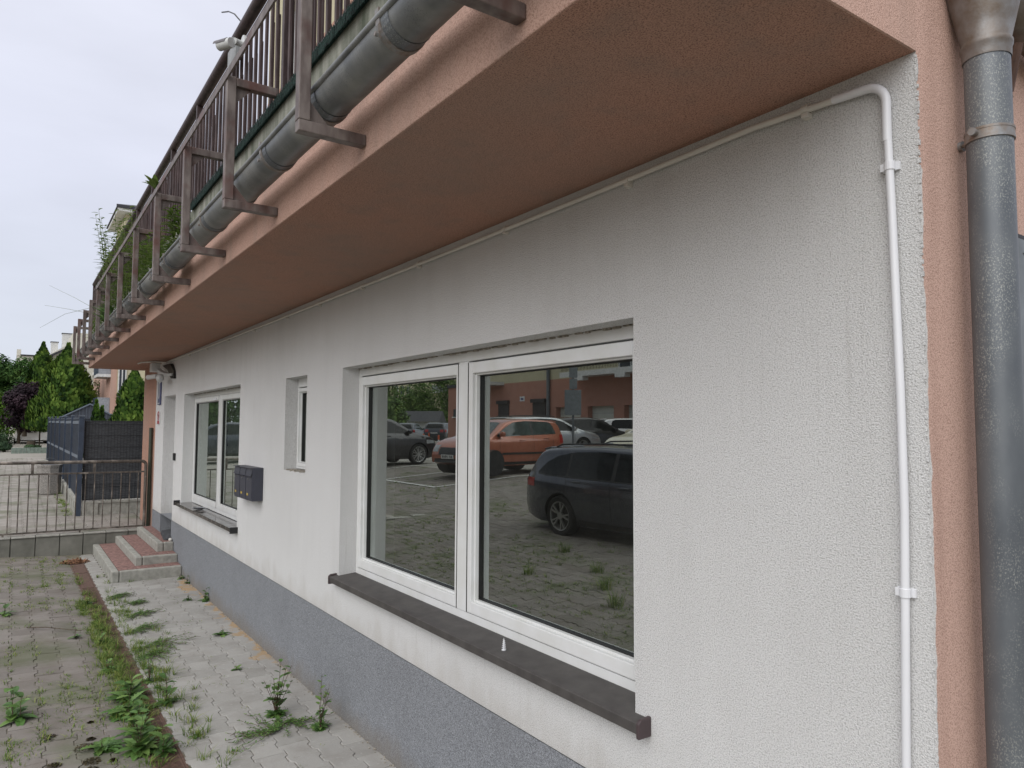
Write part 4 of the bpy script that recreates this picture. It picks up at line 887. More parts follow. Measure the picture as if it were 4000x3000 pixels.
for i in range(60): 
    x = -rr.uniform(14.6, 20); y = -.92-rr.random()*.15; tuft(m, x, y, tz(x, y), .05, .07, 12, rr, 1.1, .008)
stuff(m.build('grass', M['grass'], attr=True), 'thin green and yellowish grass growing in the joints of the paving', 'grass')
m = MB(); rr = random.Random(4)   # brown moss cushions
for (x, y, r) in ((-5.26, -1.59, .05), (-5.0, -1.42, .06), (-4.78, -1.40, .05), (-5.12, -1.38, .025), (-4.82, -1.58, .04), (-4.66, -1.42, .045), (-4.74, -1.30, .02), (-5.4, -1.36, .02)):
    for k in range(160):
        a = rr.uniform(0, 2*PI); q = r*rr.random()**.6; px_, py_ = x+q*math.cos(a)*1.2, y+q*math.sin(a); s = .006; z = gz(px_, py_)+.012*(1-q/r)
        m.add([(px_-s, py_, z), (px_+s, py_-s, z+rr.uniform(-.004, .006)), (px_, py_+s, z+rr.uniform(0, .006))], [(0, 1, 2)], rr.random())
stuff(m.build('moss', attr_mat('brown_moss', ((0, (.035, .028, .012)), (1, (.10, .075, .03))), 1), attr=True), 'small brown and olive moss cushions on the brown paving', 'moss')
m = MB()
for k in range(420):
    a = rr.uniform(0, 2*PI); q = .16*rr.random()**.6; leaf(m, (-11.78+q*math.cos(a)*.9, -1.06+q*math.sin(a), .005+.035*(1-q/.16)*rr.random()), (rr.uniform(-1, 1), rr.uniform(-1, 1), .2), (0, 0, 1), .05, .02, rr.random(), False, .3, 2)
tag(m.build('leaf_pile', M['dry_leaf']), 'small pile of brown dry leaves at the far end of the drain', 'leaf pile')
m = MB(); q = [(-8.15, -1.66, gz(-8.15, -1.66)+.01), (-8.0, -1.52, .045), (-7.9, -1.42, .04), (-7.75, -1.25, .03)]; m.tube(q, .005, 5, r2=.003); tag(m.build('twig', M['bark']), 'thin dark twig lying on the brown paving left of the drain', 'twig')
m = MB(); rr = random.Random(8)
for i in range(500): 
    x = -rr.uniform(3, 12.3); y = -.003-rr.random()**3*.03; s = rr.uniform(.003, .009); m.box(x, x+s*1.5, y-s, y, 0, s*.8)
for i in range(200):
    x = -rr.uniform(3, 12); y = -rr.uniform(.05, 2.2); s = rr.uniform(.002, .005); m.box(x, x+s, y, y+s, gz(x, y), gz(x, y)+s)
stuff(m.build('gravel', M['mortar']), 'crumbs of mortar and grit scattered along the foot of the wall', 'grit')
# plants on the balcony, rooted in the gutter and behind the bars
def tall_stem(ms, ml, x, y, z, h, rr, lean=(0, 0), L=.09, n=30):
    pts = [(x+lean[0]*h*(i/9)**1.5, y+lean[1]*h*(i/9)**1.5, z+h*i/9) for i in range(10)]; ms.tube(pts, .004, 5, r2=.0015)
    for k in range(n):
        q = .12+.88*(k+.5)/n; i = min(8, int(q*9)); p = Vector(pts[i]).lerp(Vector(pts[i+1]), q*9-i); az = k*2.4
        leaf(ml, p, (math.cos(az), math.sin(az), .45), (0, 0, 1), L*rr.uniform(.7, 1.1)*(1.1-.5*q), L*.16, rr.random()*.5+.5, False, .6, 3)
plants = [(-10.05, -.95, [(.2, 1.5, -.08), (.32, 1.3, -.05), (.05, 1.15, 0), (.3, .9, 0)], 'tallest pale balcony weed reaching above the handrail'), (-8.9, -.93, [(0, 1.15, 0), (.15, .95, -.05), (-.2, 1.0, -.1), (.3, .8, 0), (-.35, .9, 0)], 'bushy light green balcony weed beside the tallest one'),
          (-7.9, -.93, [(0, .85, -.05), (.2, .95, 0), (-.2, .8, -.1), (-.35, .9, 0), (.35, .6, 0)], 'broad green balcony weed in the middle of the overgrown stretch'), (-7.0, -.93, [(0, .55, 0), (.2, .45, 0), (-.2, .6, 0)], 'mid green balcony weed seen between two steel brackets'),
          (-6.4, -.92, [(0, .45, 0), (.15, .3, 0), (-.18, .35, 0)], 'low balcony weed behind the gutter near the fourth bracket'), (-5.6, -.92, [(0, .42, -.02), (.1, .5, 0), (-.12, .25, 0)], 'thin balcony weed nearest to the viewer rooted in the gutter'),
          (-11.2, -.93, [(0, .5, 0), (.3, .5, 0), (-.3, .35, 0)], 'bushy balcony weed near the far end of the gutter')]
for i, (x, y, sts, lb_) in enumerate(plants):
    rr = random.Random(100+i); t = thing('balcony_weed', (x, y, 3.05), lb_, 'plant', 'weeds growing along the balcony edge'); ms = MB(); ml = MB()
    for dx, h, ly in sts:
        for q in range(3): tall_stem(ms, ml, x+dx+rr.uniform(-.08, .08), y+rr.uniform(-.03, .03), 3.03, h*rr.uniform(.75, 1.05), rr, (rr.uniform(-.15, .15), ly+rr.uniform(-.14, .03)), .13, 30)
    ms.build('stem', M['green_stem'], t); ml.build('leaves', M['bamboo'], t, attr=True)
rr = random.Random(61); t = thing('broad_leaf_plant', (-9.3, -.95, 3.1), 'dark broad leaved plant in the gutter between the far brackets', 'plant'); ml = MB()
for k in range(60): az = rr.uniform(0, 2*PI); leaf(ml, (-9.3+rr.uniform(-.4, .4), -.95, 3.06), (math.cos(az), math.sin(az), 1.3), (0, 0, 1), rr.uniform(.15, .32), .07, rr.random()*.7, False, .5, 4)
ml.build('leaves', M['leaf'], t, attr=True)
t = thing('creeper_tip', (-7.1, -.84, 4.2), 'small light green shoot sticking up over the balcony handrail', 'plant'); ml = MB()
for k in range(26): az = rr.uniform(0, 2*PI); leaf(ml, (-6.95+rr.uniform(-.03, .03), -.88, 4.0), (math.cos(az), math.sin(az), .9), (0, 0, 1), rr.uniform(.08, .17), .045, rr.random()*.4+.6, False, .5, 3)
ml.build('leaves', M['bamboo'], t, attr=True)
t = thing('dry_stalks', (-13.2, -1.0, 3.6), 'three long thin dry stalks pointing left from the balcony end', 'plant'); ms = MB()
for q in (((-12.4, -.9, 3.65), (-12.9, -1.12, 3.86), (-13.4, -1.45, 4.10)), ((-12.6, -.95, 3.6), (-12.9, -1.2, 3.68), (-13.4, -1.5, 3.78)), ((-12.4, -.95, 3.66), (-12.9, -1.25, 3.6), (-13.4, -1.55, 3.42))): ms.tube(q, .003, 5, r2=.0015)
ms.build('stalks', M['green_stem'], t)

# crowns made of small leaf clumps
def cone_tree(name, x, y, z0, h, r, seed, label, cat, group, mat, n=5200, s=.13, sharp=1.0, base=.06):
    rr = random.Random(seed); t = thing(name, (x, y, z0), label, cat, group); m = MB()
    def rad(q, a): return r*max(.004, (1-q))**sharp*min(1, (1-q)*5+.05)*(1+.20*noise.noise(Vector((math.cos(a)*1.6, math.sin(a)*1.6, q*6+seed)))+.10*noise.noise(Vector((math.cos(a)*5, math.sin(a)*5, q*18))))*min(1, (q+.02)/base)**.5
    for i in range(n):
        q = rr.random()**1.35; a = rr.uniform(0, 2*PI); R = rad(q, a)*rr.uniform(.78, 1.10); p = Vector((x+R*math.cos(a), y+R*math.sin(a), z0+h*q))
        o_ = Vector((math.cos(a), math.sin(a), rr.uniform(-.2, .5))).normalized(); u = Vector((0, 0, 1)); sd_ = o_.cross(u).normalized(); k = s*rr.uniform(.5, 1.1)
        cl = noise.noise(p*2.2)*.5+noise.noise(p*6)*.35; v = min(1, max(0, .5+cl*1.5+rr.uniform(-.3, .3)))
        tw = rr.uniform(-.7, .7); up2 = (u*math.cos(tw)+sd_*math.sin(tw)+o_*.35).normalized(); s2_ = up2.cross(o_).normalized()
        m.add([p-s2_*k*.3-up2*k*.5, p+s2_*k*.3-up2*k*.5+o_*k*.15, p+s2_*k*.42+up2*k*.25+o_*k*.3, p+up2*k*.75+o_*k*.12, p-s2_*k*.42+up2*k*.25], [(0, 1, 2, 3, 4)], v)
    m.build('crown', mat, t, attr=True)
    m = MB(); nn = 14; vs = [(x+rad(q, 2*PI*k/nn)*.80*math.cos(2*PI*k/nn), y+rad(q, 2*PI*k/nn)*.80*math.sin(2*PI*k/nn), z0+h*q) for q in [j/12*.97 for j in range(13)] for k in range(nn)]
    m.add(vs, [(i*nn+k, i*nn+(k+1) % nn, (i+1)*nn+(k+1) % nn, (i+1)*nn+k) for i in range(12) for k in range(nn)], .05); m.build('inner_crown', mat, t, attr=True)
    MB().tube([(x, y, tz(x, y)-.1 if x < -12.5 else z0), (x, y, z0+h*.3)], .035, 8).build('trunk', M['bark'], t); return t
def blob_tree(name, x, y, z0, h, r, seed, label, cat, group, mat, n=5200, s=.16, trunk_h=None, blobs=11, flat=1.0, group_z=None):
    rr = random.Random(seed); t = thing(name, (x, y, z0), label, cat, group); m = MB(); mt = MB(); th = trunk_h if trunk_h is not None else h*.3
    bl = []
    for i in range(blobs):
        a = rr.uniform(0, 2*PI); q = rr.random()**.5; hz = z0+th+(h-th)*(.12+.76*rr.random()); kk = 1-abs((hz-z0-th)/(h-th)-.45)*.8
        bl.append((Vector((x+r*.62*q*kk*math.cos(a), y+r*.62*q*kk*math.sin(a), hz)), r*rr.uniform(.34, .52)))
    for i in range(n):
        c, br_ = bl[rr.randrange(blobs)]; d = Vector((rr.gauss(0, 1), rr.gauss(0, 1), rr.gauss(0, 1))).normalized(); rad = br_*(.55+.5*rr.random()**.5)*(1+.25*noise.noise(d*2+c)); p = c+Vector((d.x*rad, d.y*rad, d.z*rad*flat))
        if p.z < z0+.05: continue
        nrm = (d+Vector((rr.uniform(-.6, .6), rr.uniform(-.6, .6), rr.uniform(-.2, .9)))).normalized(); u = nrm.orthogonal().normalized(); ww = nrm.cross(u); k = s*rr.uniform(.45, 1.1); an_ = rr.uniform(0, 6.3); u, ww = u*math.cos(an_)+ww*math.sin(an_), ww*math.cos(an_)-u*math.sin(an_)
        v = min(1, max(0, .5+noise.noise(p*1.5)*.6+noise.noise(p*5)*.3+rr.uniform(-.2, .2)))
        m.add([p-u*k*.5, p-ww*k*.3, p+u*k*.5, p+ww*k*.3], [(0, 1, 2, 3)], v)
    m.build('crown', mat, t, attr=True); mt.tube([(x, y, z0-.2), (x+.05, y, z0+th), (x, y+.05, z0+h*.6)], .11, 8, r2=.05)
    for c, br_ in bl[:7]: mt.tube([(x+.03, y, z0+th*.8), tuple((Vector((x, y, z0+th))+c)/2), tuple(c)], .05, 5, r2=.02)
    mt.build('trunk', M['bark'], t); return t
GT = 'trees beyond the fence'
def zt_(x): return tz(x, 0)
cone_tree('thuja', -43.6, .38, 1.62, 4.48, 1.75, 1, 'widest dark green conical thuja in the middle of the far trees', 'conifer', GT, M['thuja'], 9000, .17, .72)
cone_tree('thuja', -44.9, -.05, 1.65, 3.65, 1.0, 2, 'lighter green thuja leaning against the left side of the widest one', 'conifer', GT, M['thuja_y'], 6500, .17, .6)
cone_tree('thuja', -48.5, -.58, 1.75, 4.8, .95, 3, 'tall narrow thuja with a pointed tip left of the widest one', 'conifer', GT, M['thuja'], 6500, .17, .5)
cone_tree('thuja', -29.2, 1.72, .45, 3.65, 1.0, 4, 'dark thuja right behind the mesh fence in front of the pink house', 'conifer', GT, M['thuja'], 6500, .12, .7)
cone_tree('thuja', -28.2, 2.35, .45, 3.5, .85, 5, 'thuja half hidden by the pink wall end', 'conifer', GT, M['thuja'], 4500, .12, .7)
cone_tree('thuja', -20.6, -.15, .42, 2.1, .26, 6, 'small slim thuja tip rising over the mesh fence', 'conifer', GT, M['thuja_y'], 1600, .09, .7)
cone_tree('thuja', -20.7, -.02, .42, 1.95, .24, 61, 'small loose conifer tip right beside the slim one above the mesh fence', 'conifer', GT, M['thuja_y'], 1200, .09, .7)
blob_tree('broad_leaf_tree', -60.5, -3.0, .7, 6.4, 2.4, 7, 'large green broad leaved tree at the left picture edge', 'tree', GT, M['decid'], 9000, .30, .8, 16)
blob_tree('broad_leaf_tree', -57.5, -1.5, .7, 5.7, 1.7, 8, 'green broad leaved tree between the left edge and the tall thuja', 'tree', GT, M['decid'], 6500, .26, .6, 13)
blob_tree('green_bush', -52, -2.75, .65, 3.6, 1.15, 9, 'yellowish green bush below the large tree at the left edge', 'bush', GT, M['thuja_y'], 5000, .18, .2, 10)
blob_tree('purple_plum', -47.2, -1.30, 1.5, 2.6, 1.3, 10, 'dark purple leaved tree over the white van', 'tree', GT, M['plum'], 11000, .19, .3, 26)
t = blob_tree('thin_conifer', -46.0, 1.85, .6, 4.7, .75, 12, 'thin see-through brownish conifer right of the widest thuja', 'tree', GT, M['willowm'], 1500, .12, .3, 16)
for i, (x, y, r, h) in enumerate(((-44.5, -3.0, 1.0, .8), (-46.5, -2.6, 1.2, .95), (-48.5, -3.6, 1.2, 1.1), (-43.6, -2.15, .5, .45), (-42.6, -1.0, .45, .3))):
    blob_tree('juniper', x, y, tz(x, y), h, r, 30+i, ['low juniper at the left edge nearest the paving', 'low juniper left of the white van', 'taller blue green juniper at the far left edge', 'small spreading juniper at the end of the edging boards', 'juniper ground cover behind the green edging boards'][i], 'bush', 'low junipers by the car park', M['juniper'], 2600, .11, .05, 9, .6)
# far low edging boards and stump
eb = thing('edging_board', (-41.2, -1.1, .6), 'low pale green edging boards bounding the planting bed', 'edging')
m = MB()
for i in range(10): y = -1.86+i*.15; m.box(-41.3, -41.22, y, y+.142, .55, .84)
m.build('boards', M['planter_board'], eb, bevel=.01)
stu = MB(); stu.lathe([(.20, 0), (.185, .15), (.19, .40), (.001, .41)], (-42.6, -1.07, .72), 10); tag(stu.build('tree_stump', M['bark'], None, smooth=50), 'short tree stump in front of the white van', 'tree stump')

# ------------------------------------------------------------------ buildings in the distance
def win(m1, m2, x, y0, y1, z0, z1, t=.05):  # window in a wall facing +X at plane x
    m1.box(x, x+.05, y0, y0+t, z0, z1); m1.box(x, x+.05, y1-t, y1, z0, z1); m1.box(x, x+.05, y0+t, y1-t, z1-t, z1); m1.box(x, x+.05, y0+t, y1-t, z0, z0+t); m1.box(x, x+.05, (y0+y1)/2-t/2, (y0+y1)/2+t/2, z0+t, z1-t); m2.box(x+.01, x+.02, y0+t, y1-t, z0+t, z1-t)
def add_win(b, *a):
    p, q = MB(), MB(); win(p, q, *a); f_ = p.build('window', M['white_far'], b); q.build('pane', M['glass_far'], f_)
b = thing('apartment_block', (-85, 2, 0), 'distant pale apartment block with flat roof above the green trees', 'building')
MB().box(-95, -84, -1.75, 2.2, 0, 8.6).build('wall', M['pale_far'], b); MB().box(-95, -83.95, -1.8, -1.45, 8.6, 9.2).build('parapet', M['pale_far'], b); MB().box(-95.2, -83.8, -1.5, 2.3, 8.62, 8.72).build('roof', M['roof_dark'], b)
MB().box(-83.99, -82.9, -.9, 1.9, 5.7, 6.5).build('balcony', M['pale_far'], b)
add_win(b, -83.99, -.95, -.05, 7.0, 7.9); add_win(b, -83.99, .6, 1.5, 7.0, 7.9)
b = thing('gabled_block', (-78, 3, 0), 'distant white block with dark pitched roof and two chimneys', 'building')
MB().prism([(-79, .95, 0), (-79, 9, 0), (-79, 9, 9.2), (-79, 5.2, 9.9), (-79, 1.9, 9.2), (-79, .95, 8.5)], (2, 0, 0)).build('wall', M['pale_far'], b)
m = MB(); m.prism([(-79.2, .55, 8.15), (-79.2, 3.2, 9.7), (-79.2, 5.2, 10.1), (-79.2, 5.2, 9.95), (-79.2, 3.2, 9.55), (-79.2, .60, 8.0)], (2.8, 0, 0)); m.build('roof', M['roof_dark'], b)
for (y0, y1, z0, z1) in ((.75, 1.3, 8.3, 9.5), (1.6, 2.9, 9.0, 10.35)):
    c = MB().box(-78.6, -77.9, y0, y1, z0, z1).build('chimney', M['white_far'], b); MB().box(-78.65, -77.85, y0-.05, y1+.05, z1+.001, z1+.06).build('chimney_cap', M['roof_dark'], c)
b = thing('balcony_block', (-58, 4, 0), 'pale grey and pink house with stacked balconies behind the thin conifer', 'building')
MB().box(-62, -57, 1.3, 4.6, 0, 8.2).build('wall', M['pale_far'], b)
for z in (2.9, 5.3): MB().box(-57, -55.9, 2.5, 4.4, z, z+.18).build('balcony', M['white_far'], b)
for z in (3.1, 5.5): MB().box(-56, -55.95, 2.5, 4.4, z, z+.85).build('balcony_panel', M['grey_far'], b)
add_win(b, -56.99, 2.6, 4.0, 3.3, 4.9); add_win(b, -56.99, 2.6, 4.0, 5.7, 7.2)
b = thing('pink_house', (-41, 4, 0), 'pink and cream house with balcony and planter window behind the right thujas', 'building')
MB().box(-50, -40.5, 2.06, 2.33, 0, 9).build('pink_wall', M['pink_lit'], b); MB().box(-50, -40.45, 2.331, 9, 0, 9).build('cream_wall', M['cream_far'], b)
for z in (2.28, 4.3): s_b = MB().box(-42.6, -40.6, 1.48, 2.06, z, z+.14).build('balcony', M['white_far'], b); MB().box(-42.6, -40.62, 1.48, 1.52, z+.14, z+1.0).build('balcony_panel', M['navy'], s_b); MB().box(-40.64, -40.6, 1.52, 2.05, z+.14, z+1.0).build('balcony_panel', M['grey_far'], s_b)
add_win(b, -40.44, 2.36, 2.72, 3.45, 5.0); add_win(b, -40.44, 2.36, 2.72, 2.75, 3.35); MB().box(-40.39, -40.2, 2.3, 2.78, 3.35, 3.46).build('planter', M['black'], b)
m = MB(); m.tube([(-40.45, 3.35, 3.5), (-40.4, 3.35, 3.5)], .42, 24); m.build('arched_window', M['glass_far'], b)
b = thing('cream_tower_house', (-57, 6, 0), 'cream stair tower with overhanging dark roof rising behind the balcony railing', 'building')
MB().box(-61, -56, 4.05, 10, 0, 16.6).build('wall', M['cream_far'], b); MB().box(-61.8, -55.2, 3.5, 10.8, 16.6, 16.8).build('eaves', M['white_far'], b); MB().prism([(-61.9, 3.4, 16.81), (-55.1, 3.4, 16.81), (-55.1, 3.4, 17.0), (-56.5, 5, 17.5), (-61.9, 5, 17.5)], (0, 6, 0)).build('roof', M['roof_dark'], b)
MB().box(-55.9, -54.6, 3.9, 10, 15.0, 15.18).build('canopy', M['white_far'], b)
sh = thing('garden_shed', (-36.5, 0, .5), 'blue grey garden shed roof showing above the navy fence', 'shed')
Y0 = .90
MB().box(-38.6, -36.4, Y0-.9, Y0+.9, .5, 2.3).build('wall', M['shed_roof'], sh); m = MB()
m.prism([(-36.35, Y0-1.05, 2.25), (-36.35, Y0, 2.82), (-36.35, Y0+1.05, 2.25), (-36.35, Y0+1.05, 2.19), (-36.35, Y0-1.05, 2.19)], (-2.3, 0, 0)); m.build('roof', M['shed_roof'], sh)
m = MB(); m.bar((-36.3, Y0-1.08, 2.24), (-36.3, Y0, 2.84), .08, .05); m.bar((-36.3, Y0+1.08, 2.24), (-36.3, Y0, 2.84), .08, .05)
for k in range(-7, 8): m.box(-36.349, -36.34, Y0+k*.13, Y0+k*.13+.01, 2.2, 2.80-abs(k)*.068)
m.build('gable_board', M['navy_light'], sh)

# ------------------------------------------------------------------ vehicles
def paint(name, c, metal=.3, rough=.3):
    m, t, b = newmat(name); b.inputs['Base Color'].default_value = (*c, 1); b.inputs['Metallic'].default_value = metal; b.inputs['Roughness'].default_value = rough
    b.inputs['Coat Weight'].default_value = .8; b.inputs['Coat Roughness'].default_value = .04
    n = noise_node(t, 3, 4); t.links.new(mixc(t, mrange(t, n.outputs[0], .3, .7), c, tuple(x*.88 for x in c)), b.inputs['Base Color']); return m
M['car_glass'] = plain('car_glass', (.006, .008, .009), .05, 0, .02, 2, spec=.22)
M['car_glass_l'] = plain('car_glass_light', (.05, .07, .07), .04, 0, .3, 3)
M['tyre'] = plain('tyre', (.014, .014, .014), .85); M['alloy'] = plain('alloy', (.34, .34, .33), .35, .6, .05, 20); M['alloy_dark'] = plain('alloy_dark', (.03, .03, .03), .4, .3)
M['lamp_red'] = plain('red_lamp', (.35, .02, .02), .15); M['lamp_clear'] = plain('clear_lamp', (.32, .34, .35), .2, .1); M['trim'] = plain('black_trim', (.015, .015, .016), .5); M['plate'] = plain('number_plate', (.6, .6, .58), .4)
TYPES = {
 'wagon': dict(W=.915, wb=2.686, wr=.33, belt=[(-2.3, 1.0), (-1.9, .995), (1.0, .93), (1.4, .9)],
   top=[(-2.34, .36), (-2.37, .55), (-2.36, .8), (-2.31, .97), (-2.21, 1.08), (-2.07, 1.26), (-1.99, 1.385), (-1.9, 1.42), (-1.4, 1.455), (-.6, 1.475), (.1, 1.46), (.45, 1.415), (.95, 1.17), (1.3, 1.0), (1.42, .965), (1.9, .88), (2.15, .78), (2.26, .62), (2.29, .45), (2.26, .32)],
   wins=[(-1.93, -1.22), (-1.17, -.20), (-.12, 1.02)], wtop=[(-1.93, 1.03), (-1.75, 1.19), (-1.5, 1.30), (-1.1, 1.365), (-.5, 1.385), (.1, 1.365), (.5, 1.27), (.85, 1.08), (1.02, .97)], wbot=[(-1.93, 1.015), (-1.7, .99), (1.02, .945)],
   handles=[(-.95, .90), (.12, .87)], tail=(-2.32, -1.98, .78, .925), head=(1.75, 2.12, .60, .74), ws=(.5, 1.32), rw=(-2.27, -2.06), seams=[-1.18, -.16, .95]),
 'hatch': dict(W=.82, wb=2.46, wr=.30, belt=[(-1.9, 1.06), (1.1, .98)],
   top=[(-1.86, .36), (-1.9, .55), (-1.89, .8), (-1.85, .98), (-1.78, 1.15), (-1.68, 1.36), (-1.6, 1.44), (-1.0, 1.495), (-.2, 1.505), (.25, 1.47), (.5, 1.40), (1.05, 1.06), (1.15, 1.01), (1.55, .94), (1.8, .84), (1.95, .70), (2.02, .52), (2.0, .34)],
   wins=[(-1.45, -.52), (-.44, .92)], wtop=[(-1.45, 1.10), (-1.36, 1.36), (-1.2, 1.415), (-.3, 1.43), (.2, 1.39), (.6, 1.22), (.92, 1.03)], wbot=[(-1.45, 1.06), (.92, .99)],
   handles=[(-1.0, .93), (.0, .88)], tail=(-1.84, -1.60, .80, 1.04), head=(1.45, 1.86, .58, .76), ws=(.52, 1.08), rw=(-1.80, -1.66), seams=[-.48, .85, -1.3]),
 'suv': dict(W=.92, wb=2.68, wr=.36, belt=[(-2.2, 1.15), (1.2, 1.06)],
   top=[(-2.14, .42), (-2.2, .6), (-2.19, .9), (-2.12, 1.12), (-1.95, 1.38), (-1.8, 1.52), (-1.6, 1.585), (-1, 1.64), (-.2, 1.65), (.3, 1.60), (.55, 1.51), (1.15, 1.16), (1.28, 1.10), (1.8, 1.02), (2.05, .9), (2.17, .7), (2.18, .5), (2.14, .38)],
   wins=[(-1.75, -1.25), (-1.18, -.20), (-.12, 1.05)], wtop=[(-1.75, 1.2), (-1.55, 1.42), (-1.2, 1.50), (-.3, 1.55), (.3, 1.47), (.7, 1.28), (1.05, 1.10)], wbot=[(-1.75, 1.15), (1.05, 1.07)],
   handles=[(-.95, 1.02), (.1, .98)], tail=(-2.13, -1.82, .86, 1.06), head=(1.65, 2.05, .72, .87), ws=(.58, 1.2), rw=(-2.07, -1.86), seams=[-1.2, -.16, .98]),
 'van': dict(W=.98, wb=3.1, wr=.33, belt=[(-2.5, 1.1), (1.2, 1.05)],
   top=[(-2.42, .42), (-2.46, .6), (-2.45, 1.0), (-2.42, 1.4), (-2.38, 1.75), (-2.3, 1.88), (-1, 1.93), (.6, 1.92), (1.0, 1.80), (1.75, 1.2), (1.85, 1.12), (2.3, .98), (2.45, .7), (2.45, .4)],
   wins=[(.2, 1.4)], wtop=[(.2, 1.6), (.8, 1.58), (1.4, 1.15)], wbot=[(.2, 1.1), (1.4, 1.07)], handles=[(.3, 1.0)], tail=(-2.46, -2.3, .95, 1.4), head=(1.9, 2.4, .75, .95), ws=(1.02, 1.78), rw=(-2.44, -2.40), seams=[.15, 1.3])}
def make_car(name, kind, col, label, x, y, z, yaw, group='parked cars', light_glass=False, alloy='alloy', trim_strip=False, cat='car', spokes=10):
    LOC = (x, y, z); T = TYPES[kind]; W = T['W']; top = T['top']; xs_ = [p[0] for p in top]; x0, x1 = min(xs_), max(xs_); xm, hl = (x0+x1)/2, (x1-x0)/2
    root = thing(name, (0, 0, 0), label, cat, group)
    def plan(x):
        t = abs(x-xm)/hl; return W*(1-.17*max(0, (t-.74)/.26)**2.4)
    def hw(x, z, zt):
        bz = min(interp(x, T['belt']), zt-.03); w = plan(x)
        if z < .55: return w*(1-.09*((.55-z)/.35)**2)
        sh_ = bz-.085
        if z <= sh_ or zt < 1.05 and z <= bz: return w*(1-.012*((z-.55)/max(.1, bz-.55))**1.5)
        if z <= bz: return w*(.988-.062*((z-sh_)/.085))
        return w*(.926-.40*(z-bz)*(1 if zt-bz > .1 else .3))
    dense = []
    for (a, za), (b, zb) in zip(top, top[1:]):
        n = max(1, int(math.hypot(b-a, zb-za)/.09))
        for i in range(n): dense.append((lerp(a, b, i/n), lerp(za, zb, i/n)))
    dense.append(top[-1])
    zs_ = [p[1] for p in dense]; zsm = [zs_[0]]+[(zs_[i-1]+2*zs_[i]+zs_[i+1])/4 for i in range(1, len(zs_)-1)]+[zs_[-1]]; dense = [(p[0], q) for p, q in zip(dense, zsm)]
    vs = []; nsec = None
    for (sx, zt) in dense:
        zb = .20+.10*max(0, (abs(sx-xm)/hl-.8)/.2); zb = min(zb, zt-.05); r_ = min(.10, (zt-zb)*.35); half = []
        for i in range(12): z = lerp(zb, zt-r_, i/11); half.append((hw(sx, z, zt), z))
        w0 = half[-1][0]; rr_ = min(.12, w0*.4)
        for i in range(1, 7): a = PI/2*i/6; half.append((w0-rr_*(1-math.cos(a)), zt-r_+(r_-.022)*math.sin(a)))
        w1_ = half[-1][0]
        for i in range(1, 6): q = 1-i/5; half.append((w1_*q, zt-.022*q*q))
        ring = [(sx, -a, b_) for a, b_ in half]+[(sx, a, b_) for a, b_ in reversed(half[:-1])]; nsec = len(ring); vs += ring
    fs = []
    for i in range(len(dense)-1):
        for k in range(nsec-1): fs.append((i*nsec+k, i*nsec+k+1, (i+1)*nsec+k+1, (i+1)*nsec+k))
        fs.append((i*nsec+nsec-1, i*nsec, (i+1)*nsec, (i+1)*nsec+nsec-1))
    fs.append(tuple(range(nsec-1, -1, -1))); fs.append(tuple((len(dense)-1)*nsec+k for k in range(nsec)))
    me = bpy.data.meshes.new('body'); me.from_pydata(vs, [], fs)
    bm = bmesh.new(); bm.from_mesh(me); bmesh.ops.remove_doubles(bm, verts=bm.verts, dist=.0004); bmesh.ops.recalc_face_normals(bm, faces=bm.faces); bvh = BVHTree.FromBMesh(bm); bm.to_mesh(me); bm.free()
    me.materials.append(col); me.materials.append(M['trim'])
    body = bpy.data.objects.new('body', me); COL.objects.link(body)
    wbx = T['wb']/2; wr = T['wr']; cut = MB(); n = 32
    for wx in (-wbx, wbx):
        for sgn in (-1, 1):
            ya, yb = sgn*(W-.26), sgn*(W+.2)
            cv = [(wx+(wr+.045)*math.cos(2*PI*k/n), yy, wr+(wr+.045)*math.sin(2*PI*k/n)) for yy in (min(ya, yb), max(ya, yb)) for k in range(n)]
            cut.add(cv, [tuple(range(n)), tuple(range(2*n-1, n-1, -1))]+[(k, n+k, n+(k+1) % n, (k+1) % n) for k in range(n)], None, 1)
    co = cut.build('cutter', [col, M['trim']])
    bm = bmesh.new(); bm.from_mesh(co.data); bmesh.ops.recalc_face_normals(bm, faces=bm.faces); bm.to_mesh(co.data); bm.free()
    md = body.modifiers.new('b', 'BOOLEAN'); md.operation = 'DIFFERENCE'; md.object = co; md.solver = 'EXACT'
    dg = bpy.context.evaluated_depsgraph_get(); nm = bpy.data.meshes.new_from_object(body.evaluated_get(dg)); body.modifiers.clear()
    if len(nm.polygons) > 100: body.data = nm; nm.name = 'body'
    bpy.data.objects.remove(co)
    body.data.polygons.foreach_set('use_smooth', [True]*len(body.data.polygons)); body.data.set_sharp_from_angle(angle=R_(32)); body.parent = root
    def hit(o_, d):
        loc, nr, ix, ds = bvh.ray_cast(Vector(o_), Vector(d)); return (loc, nr) if loc else (None, None)
    def patch(nm_, mat, fn, nu, nv, d, off=.006, par=root):
        m = MB(); vv = []; ok = True
        for i in range(nu+1):
            for j in range(nv+1):
                o_ = fn(i/nu, j/nv); l, nr = hit(o_, d)
                if l is None: return None
                vv.append(l-Vector(d)*off)
        m.add(vv, [(i*(nv+1)+j, (i+1)*(nv+1)+j, (i+1)*(nv+1)+j+1, i*(nv+1)+j+1) for i in range(nu) for j in range(nv)])
        return m.build(nm_, mat, par, smooth=60)
    gm = M['car_glass_l'] if light_glass else M['car_glass']
